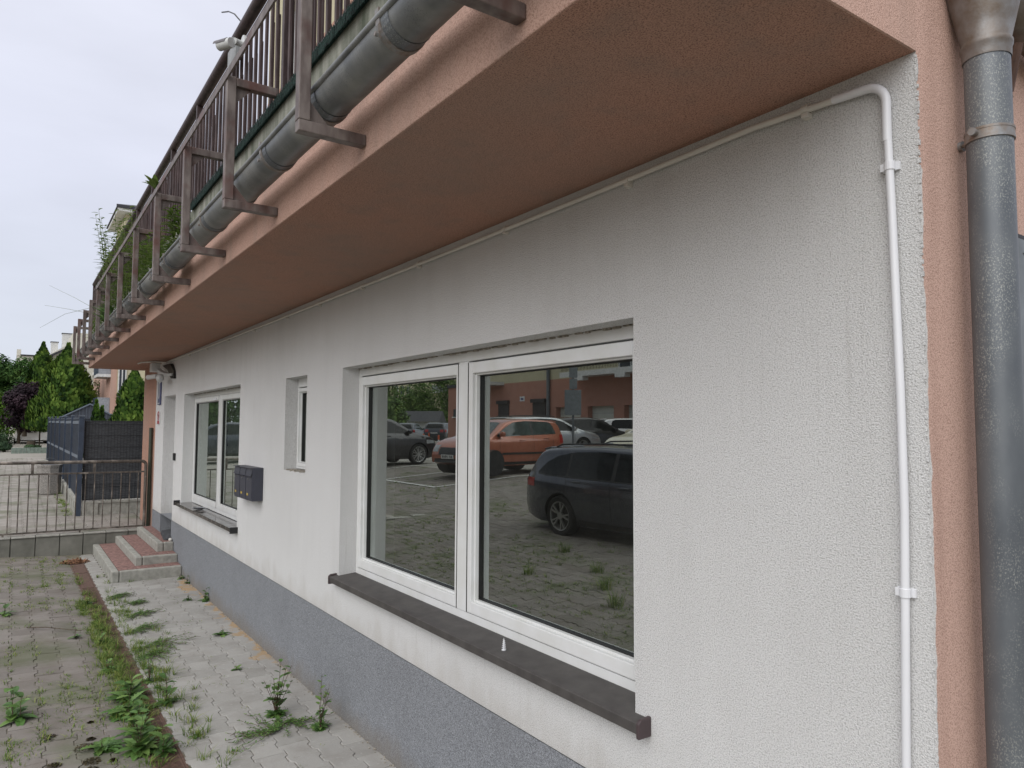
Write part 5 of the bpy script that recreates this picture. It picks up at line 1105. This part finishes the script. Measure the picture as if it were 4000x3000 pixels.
    for sgn in (-1, 1):
        for a, b in T['wins']:
            patch('window', gm, lambda u, v, a=a, b=b: (lerp(a, b, u), sgn*3, lerp(interp(lerp(a, b, u), T['wbot']), interp(lerp(a, b, u), T['wtop'])-.002, v)), 14, 6, (0, -sgn, 0))
        for (a0, b0), (a1, b1) in zip(T['wins'], T['wins'][1:]):
            patch('pillar_trim', M['trim'], lambda u, v, b0=b0, a1=a1: (lerp(b0-.02, a1+.02, u), sgn*3, lerp(interp(b0, T['wbot'])-.005, interp((b0+a1)/2, T['wtop'])-.002, v)), 2, 6, (0, -sgn, 0), .004)
        for hx, hz in T['handles']:
            l, nr = hit((hx, sgn*3, hz), (0, -sgn, 0))
            if l: m = MB(); yy = l.y; m.tube([(hx-.09, yy+sgn*.005, hz), (hx-.05, yy+sgn*.035, hz+.008), (hx+.05, yy+sgn*.035, hz+.008), (hx+.09, yy+sgn*.005, hz)], .013, 8); m.build('door_handle', col if kind != 'suv' else M['trim'], root, smooth=50)
        for q in T['seams']: patch('door_seam', M['trim'], lambda u, v, q=q: (q-.004+.008*u, sgn*3, lerp(.32, interp(q, T['wbot']), v)), 1, 10, (0, -sgn, 0), .002)
        patch('side_moulding', M['trim'], lambda u, v: (lerp(-wbx+wr+.08, wbx-wr-.08, u), sgn*3, lerp(.22, .30, v)), 10, 2, (0, -sgn, 0), .008)
        if trim_strip: patch('door_strip', M['trim'], lambda u, v: (lerp(-wbx+wr+.1, wbx-wr-.15, u), sgn*3, lerp(.50, .555, v)), 10, 2, (0, -sgn, 0), .012)
        a, b, c, d = T['tail']; patch('tail_light', M['lamp_red'], lambda u, v: (lerp(a+.04, b, u), sgn*3, lerp(c, d, v)), 6, 4, (0, -sgn, 0), .006)
        patch('tail_light', M['lamp_red'], lambda u, v: (-4, sgn*lerp(W*.50, W*.80, u), lerp(c, d, v)), 6, 4, (1, 0, 0), .008)
        a, b, c, d = T['head']; patch('headlight', M['lamp_clear'], lambda u, v: (lerp(a, b-.03, u), sgn*3, lerp(c+.02*u, d-.04*u, v)), 6, 4, (0, -sgn, 0), .006)
        patch('headlight', M['lamp_clear'], lambda u, v: (4, sgn*lerp(W*.52, W*.80, u), lerp(c, d, v)), 6, 4, (-1, 0, 0), .008)
        mx_ = T['wins'][-1][1]-.12; mz = interp(mx_, T['wbot'])+.06; l, nr = hit((mx_, sgn*3, mz), (0, -sgn, 0))
        if l: m = MB(); m.lathe([(.001, -.07), (.07, -.06), (.09, 0), (.075, .06), (.001, .075)], (mx_, l.y+sgn*.12, mz), 10); m.box(mx_-.02, mx_+.02, l.y-sgn*.03, l.y+sgn*.12, mz-.05, mz-.02); m.build('wing_mirror', col, root, smooth=50)
    a, b = T['ws']
    patch('windscreen', gm, lambda u, v: (lerp(a, b, u), lerp(-1, 1, v)*(W*.965-.42*max(0, (interp(lerp(a, b, u), [(p, q) for p, q in top if p > 0])-1.0))-.17), 4), 8, 8, (0, 0, -1), .008)
    a, b = T['rw']; rtop = sorted([(q, p) for p, q in top if p < -1.2 and q > .95])
    zlo, zhi = (interp(a, sorted([(p, q) for p, q in top if p < -1.2 and q > .9], key=lambda t: t[0])), 0)
    zr = (1.02, 1.36) if kind in ('wagon', 'hatch') else ((1.16, 1.50) if kind == 'suv' else (1.2, 1.7))
    patch('rear_window', gm, lambda u, v: (-4, lerp(-1, 1, v)*(W*.74-.10*u), lerp(zr[0], zr[1], u)), 6, 8, (1, 0, 0), .008)
    patch('grille', M['trim'], lambda u, v: (4, lerp(-.38, .38, u), lerp(.50 if kind != 'suv' else .62, .70 if kind != 'suv' else .82, v)), 6, 4, (-1, 0, 0), .012)
    patch('bumper_grille', M['trim'], lambda u, v: (4, lerp(-.55, .55, u), lerp(.30, .40, v)), 8, 2, (-1, 0, 0), .010)
    for sx, zz, d in ((4, .455, (-1, 0, 0)), (-4, .80 if kind != 'wagon' else .72, (1, 0, 0))):
        pl = patch('number_plate', M['plate'], lambda u, v: (sx, lerp(-.26, .26, u), zz+lerp(-.055, .055, v)), 4, 2, d, .018)
        if pl:
            for k in range(7):
                if k == 2: continue
                patch('plate_character', M['trim'], lambda u, v, k=k: (sx, -.20+k*.062+lerp(0, .036, u), zz+lerp(-.032, .032, v)), 1, 1, d, .021, pl)
    if kind in ('wagon', 'hatch'):
        zt_ = 1.395 if kind == 'wagon' else 1.43; xt_ = -1.9 if kind == 'wagon' else -1.55
        MB().prism([(xt_, -W*.62, zt_+.01), (xt_-.2, -W*.60, zt_-.025), (xt_-.2, W*.60, zt_-.025), (xt_, W*.62, zt_+.01)], (0, 0, .028)).build('spoiler', col, root, bevel=.008)
    if kind == 'wagon':
        for sgn in (-1, 1): MB().tube([(-1.75, sgn*.56, 1.43), (-1.6, sgn*.57, 1.475), (-.6, sgn*.58, 1.505), (.1, sgn*.57, 1.49), (.25, sgn*.56, 1.455)], .013, 8).build('roof_rail', M['trim'], root, smooth=50)
        for sgn in (-1, 1): patch('window_trim', M['trim'], lambda u, v: (lerp(-1.92, 1.0, u), sgn*3, interp(lerp(-1.92, 1, u), T['wbot'])-.022+.02*v), 14, 1, (0, -sgn, 0), .007)
    # wheels
    for wx in (-wbx, wbx):
        for sgn in (-1, 1):
            yc = sgn*(W-.115); m = MB(); n = 36; prof = [(wr-.10, .10), (wr-.03, .11), (wr-.005, .09), (wr, .05), (wr, -.05), (wr-.005, -.09), (wr-.03, -.11), (wr-.10, -.10)]
            vv = [(wx+r_*math.cos(2*PI*k/n), yc+o_, wr+r_*math.sin(2*PI*k/n)) for r_, o_ in prof for k in range(n)]
            m.add(vv, [(i*n+k, i*n+(k+1) % n, (i+1)*n+(k+1) % n, (i+1)*n+k) for i in range(len(prof)-1) for k in range(n)])
            whl = m.build('wheel', M['tyre'], root, smooth=40)
            ri = wr-.10; m = MB(); yo = yc+sgn*.085
            for k in range(n):
                a0, a1 = 2*PI*k/n, 2*PI*(k+1)/n
                m.add([(wx+q*math.cos(a), yo+o_, wr+q*math.sin(a)) for a in (a0, a1) for q, o_ in ((ri+.008, sgn*.02), (ri-.012, sgn*.012), (ri-.03, -sgn*.08))], [(0, 3, 4, 1), (1, 4, 5, 2)])
            for k in range(spokes):
                a = 2*PI*(k//2)/(spokes/2)+(.20 if k % 2 else -.20); p0 = Vector((wx+.05*math.cos(2*PI*(k//2)/(spokes/2)), yo-sgn*.01, wr+.05*math.sin(2*PI*(k//2)/(spokes/2)))); p1 = Vector((wx+(ri-.008)*math.cos(a), yo+sgn*.008, wr+(ri-.008)*math.sin(a)))
                m.bar(p0, p1, .026, .034, (0, 1, 0))
            m.tube([(wx, yo-sgn*.03, wr), (wx, yo+sgn*.012, wr)], .06, 16); m.build('rim', M[alloy], whl)
            m = MB(); m.tube([(wx, yc-sgn*.02, wr), (wx, yc, wr)], ri-.01, 24); m.build('brake_disc', M['alloy_dark'], whl)
    root.location = LOC; root.rotation_euler = (0, 0, yaw); return root
P_anth = paint('anthracite_paint', (.06, .066, .085), .55, .25); P_org = paint('copper_orange_paint', (.37, .12, .07), .3); P_blk = paint('black_paint', (.008, .008, .012)); P_wht = paint('white_paint', (.80, .80, .79), 0); P_slv = paint('silver_paint', (.42, .44, .46), .6); P_crm = paint('cream_paint', (.62, .58, .44), 0); P_nvy = paint('dark_grey_paint', (.035, .04, .05), .4)
c = make_car('estate_car', 'wagon', P_anth, 'anthracite estate car reflected largest in the near window', -8.03, -6.195, .165, R_(-2.6)); c.rotation_euler = (R_(-2.0), 0, R_(-2.6))
c = make_car('hatchback', 'hatch', P_org, 'copper orange hatchback reflected in the middle of the near window', -17.25, -9.40, .66, R_(80), light_glass=True, trim_strip=True, alloy='alloy_dark')
c = make_car('suv', 'suv', P_blk, 'black sport utility car with alloy wheels reflected at the left of the near window', -23.4, -8.1, .60, R_(-97), spokes=14)
c = make_car('estate_car', 'wagon', P_slv, 'silver estate whose roof shows above the orange hatchback in the reflection', -22.4, -14.7, .86, R_(-85))
c = make_car('suv', 'suv', P_blk, 'black people carrier seen from behind next to the sign post in the reflection', -23.0, -17.4, .70, R_(-80))
c = make_car('hatchback', 'hatch', P_wht, 'white hatchback seen from behind in front of the garage doors in the reflection', -22.9, -20.2, .84, R_(-70))
c = make_car('suv', 'suv', P_crm, 'cream car with large windscreen at the right edge of the reflection', -13.4, -12.5, .66, R_(84), light_glass=True)
c = make_car('suv', 'suv', P_nvy, 'dark car far back before the small shed in the reflection', -54.3, -25.0, .62, R_(221))
c = make_car('suv', 'suv', P_nvy, 'dark car far back beside the corner of the garage block in the reflection', -51.1, -26.1, .66, R_(221))
c = make_car('suv', 'suv', P_anth, 'dark grey car with bright headlight reflected in the far window', -33.0, -5.6, .43, R_(120))
c = make_car('hatchback', 'hatch', P_slv, 'pale car behind the dark one reflected in the far window', -40.0, -7.6, .6, R_(115), light_glass=True)
c = make_car('van', 'van', P_wht, 'white van parked under the purple tree at the left', -60.0, -.77, .62, R_(180), light_glass=False, cat='van')

# ------------------------------------------------------------------ garage block across the car park
F = -24.0; gb = thing('garage_block', (-33, F, 0), 'long pink garage block with cream upper storey reflected in the near window', 'building')
m = MB(); gh = [(-33.35, -31.1, .7, 3.1), (-30.5, -28.4, .7, 3.1), (-27.6, -25.4, .7, 3.1), (-24.6, -22.4, .7, 3.1), (-21.6, -19.4, .7, 3.1)]
xs_ = [-46.1]+[v for h in reversed(gh[::-1]) for v in h[:2]]+[-8]
for a, b in zip(xs_[::2], xs_[1::2]): m.box(a, b, F-.4, F, .5, 3.1)
m.box(-46.1, -8, F-.4, F, 3.1, 4.75); m.build('pink_wall', M['pink_far'], gb)
MB().box(-44.0, -8, F-.4, F-.003, 4.751, 11).build('cream_wall', M['cream_far'], gb); MB().box(-46.2, -44.0, F-1.5, F+.08, 4.751, 4.95).build('parapet', M['roof_dark'], gb)
MB().box(-46.1, -45.9, -34, F-.4, .5, 4.75).build('end_wall', M['pink_far'], gb)
for a, b, z0, z1 in gh:
    g_ = MB().box(a, b, F-.38, F-.34, z0, z1).build('garage_door', M['garage'], gb); m = MB()
    for k in range(1, 5): m.box(a, b, F-.339, F-.336, z0+k*.5, z0+k*.5+.02)
    m.build('panel_joint', M['grey_far'], g_)
for a, b, z0, z1 in ((-35.6, -34.3, 1.0, 3.42), (-39.4, -38.2, 1.0, 3.42)):
    s_ = MB().box(a, b, F+.001, F+.05, z0, z1).build('roller_shutter', M['shutter'], gb); MB().box(a-.06, b+.06, F+.001, F+.2, z1, z1+.22).build('shutter_box', M['shutter'], s_)
for a, b in ((-45.3, -44.7), (-42.0, -40.7)):
    w_ = MB().box(a, b, F+.001, F+.03, 2.65, 3.2).build('window', M['glass_far'], gb); MB().box(a-.05, b+.05, F+.001, F+.12, 2.57, 2.65).build('sill', M['white_far'], w_)
MB().tube([(-33.95, F+.12, .6), (-33.95, F+.12, 10)], .11, 12).build('downpipe', M['zinc'], gb)
b1 = MB().box(-42, -38.8, F+.0, F+1.1, 4.65, 4.85).build('balcony', M['white_far'], gb); m = MB()
for k in range(28): m.box(-42+k*.115, -41.985+k*.115, F+1.06, F+1.08, 4.85, 5.8)
m.box(-42, -38.8, F+1.05, F+1.09, 5.8, 5.84); m.build('balcony_railing', M['wire'], b1)
b1 = MB().box(-31.3, -22, F+.0, F+1.3, 4.72, 4.9).box(-31.3, -22, F+1.31, F+1.36, 4.66, 4.94).build('balcony', M['white_far'], gb); m = MB()
for k in range(78): m.box(-31.3+k*.118, -31.285+k*.118, F+1.24, F+1.26, 5.0, 5.95)
m.box(-31.3, -22, F+1.23, F+1.27, 5.95, 5.99); m.build('balcony_railing', M['wire'], b1)
for k in range(3): MB().box(-30+k*3.2, -29.3+k*3.2, F+1.0, F+1.4, 4.45, 4.655).build('bracket', M['white_far'], b1)
for a in (-28, -25.2): w_ = MB().box(a, a+2.0, F+.001, F+.04, 4.95, 7.0).build('balcony_door', M['white_far'], gb); MB().box(a+.12, a+.92, F+.041, F+.05, 5.1, 6.9).box(a+1.08, a+1.88, F+.041, F+.05, 5.1, 6.9).build('pane', M['glass_far'], w_)
MB().box(-37.0, -36.5, F+.001, F+.02, 3.55, 3.85).build('number_plate', M['sign_white'], gb); MB().box(-36.9, -36.6, F+.021, F+.024, 3.62, 3.76).build('number', M['sign_blue'], gb)
# sign post, bollards, hut, hedge and far house of the car park
sp_ = thing('sign_post', (-19.45, -13.85, .7), 'grey sign post seen from the back with several panels in the reflection', 'sign')
MB().tube([(-19.45, -13.85, .6), (-19.45, -13.85, 4.6)], .04, 12).build('pole', M['zinc'], sp_, smooth=50)
def facing(m, c, w_, h_, yaw, t=.03):
    ca, sa = math.cos(yaw), math.sin(yaw); d = Vector((ca, sa, 0)); n_ = Vector((-sa, ca, 0))*t
    m.prism([Vector(c)+d*a*w_/2+Vector((0, 0, b*h_/2)) for a, b in ((-1, -1), (1, -1), (1, 1), (-1, 1))], n_); return m
facing(MB(), (-19.40, -13.80, 2.78), .58, .88, R_(125)).build('sign_panel', M['sign_back'], sp_, bevel=.02)
facing(MB(), (-19.38, -13.80, 3.43), .27, .36, R_(125)).build('sign_panel', M['sign_back'], sp_); facing(MB(), (-19.38, -13.80, 4.02), .29, .75, R_(125)).build('sign_panel', M['sign_back'], sp_)
bo = None
for i, (x, y) in enumerate(((-31.8, -15.35), (-39.1, -18.7), (-35.8, -16.6), (-36.2, -16.0))):
    if bo is None:
        bo = thing('bollard', (0, 0, 0), '', 'bollard'); b0_ = bo
        MB().lathe([(.05, 0), (.05, .8), (.03, .84), (.001, .84)], (0, 0, 0), 10).build('post', M['orange'], bo); MB().lathe([(.053, .3), (.053, .4)], (0, 0, 0), 10).lathe([(.053, .5), (.053, .6)], (0, 0, 0), 10).build('white_band', M['sign_white'], bo)
    else: bo = copy_tree(b0_)
    bo.location = (x, y, gz(x, y)-.02); bo['label'] = ['orange and white bollard, the biggest in the reflection', 'orange and white bollard beside the garage block corner in the reflection', 'orange and white bollard behind the black car bonnet in the reflection', 'orange and white bollard farthest left in the reflection'][i]; bo['group'] = 'bollards in the car park'
hut = thing('small_hut', (-65, -31, .8), 'small white hut with dark roof among bushes in the reflection', 'hut')
ca, sa = math.cos(R_(-50)), math.sin(R_(-50))
def hp(u, v, z): return (-64.5+ca*u-sa*v, -31+sa*u+ca*v, z)
m = MB(); m.prism([hp(-2, -1.5, .6), hp(2, -1.5, .6), hp(2, -1.5, 2.5), hp(-2, -1.5, 2.5)], Vector(hp(0, 3, 0))-Vector(hp(0, 0, 0))); m.build('wall', M['white_far'], hut)
m = MB(); m.prism([hp(-2.5, 2.0, 2.45), hp(-2.5, -2.0, 2.45), hp(-2.5, 0, 3.5)], Vector(hp(5, 0, 0))-Vector(hp(0, 0, 0))); m.build('roof', M['roof_dark'], hut)
for i, (x, y, h, r) in enumerate(((-70.8, -33.0, 5.6, 3.0), (-73.4, -36.6, 7.0, 3.4), (-68.0, -36.6, 7.6, 3.2), (-73.4, -31.2, 7.2, 3.0), (-68.5, -39.8, 8.0, 3.4), (-60.0, -26.0, 3.4, 2.0))):
    blob_tree('hedge_tree', x, y, .7, h, r, 200+i, ['bright green feathery tree left of the hut in the reflection', 'bright green tree right behind the hut roof in the reflection', 'green tree beside the garage block corner in the reflection', 'tallest feathery tree at the left edge of the reflection', 'tall green tree behind the garage block end in the reflection', 'low green bush behind the black car in the reflection'][i], 'tree', 'trees behind the car park', M['bamboo'], 5000, .34, .3, 13)
fh = thing('cream_apartment_house', (-105, -50, 0), 'cream apartment house with balcony over the hedge trees in the reflection', 'building')
MB().box(-120, -106.5, -80, -30, 0, 15).build('wall', M['cream_far'], fh)
for y, z in ((-48.6, 6.8), (-49.7, 6.8), (-50.8, 6.8)): add_win(fh, -106.49, y-.35, y+.35, z, z+1.7)
MB().box(-106.4, -104.6, -60, -54.2, 7.6, 7.8).build('balcony', M['white_far'], fh); MB().box(-104.7, -104.6, -60, -54.2, 7.8, 8.8).build('balcony_panel', M['grey_far'], fh)
for i, (x, y, h, r) in enumerate(((-52, -7.5, 5.5, 2.6), (-55, -10.5, 6.5, 2.8), (-58, -5.2, 6.0, 2.6), (-60, -13.5, 7, 3))):
    blob_tree('street_tree', x, y, .7, h, r, 260+i, ['green tree in the upper part of the far window reflection', 'second green tree from the left behind the pale car in the reflection', 'green tree at the left of the far window reflection', 'green tree behind the black car in the reflection'][i], 'tree', 'trees along the street', M['decid'], 3500, .32, .6, 12)
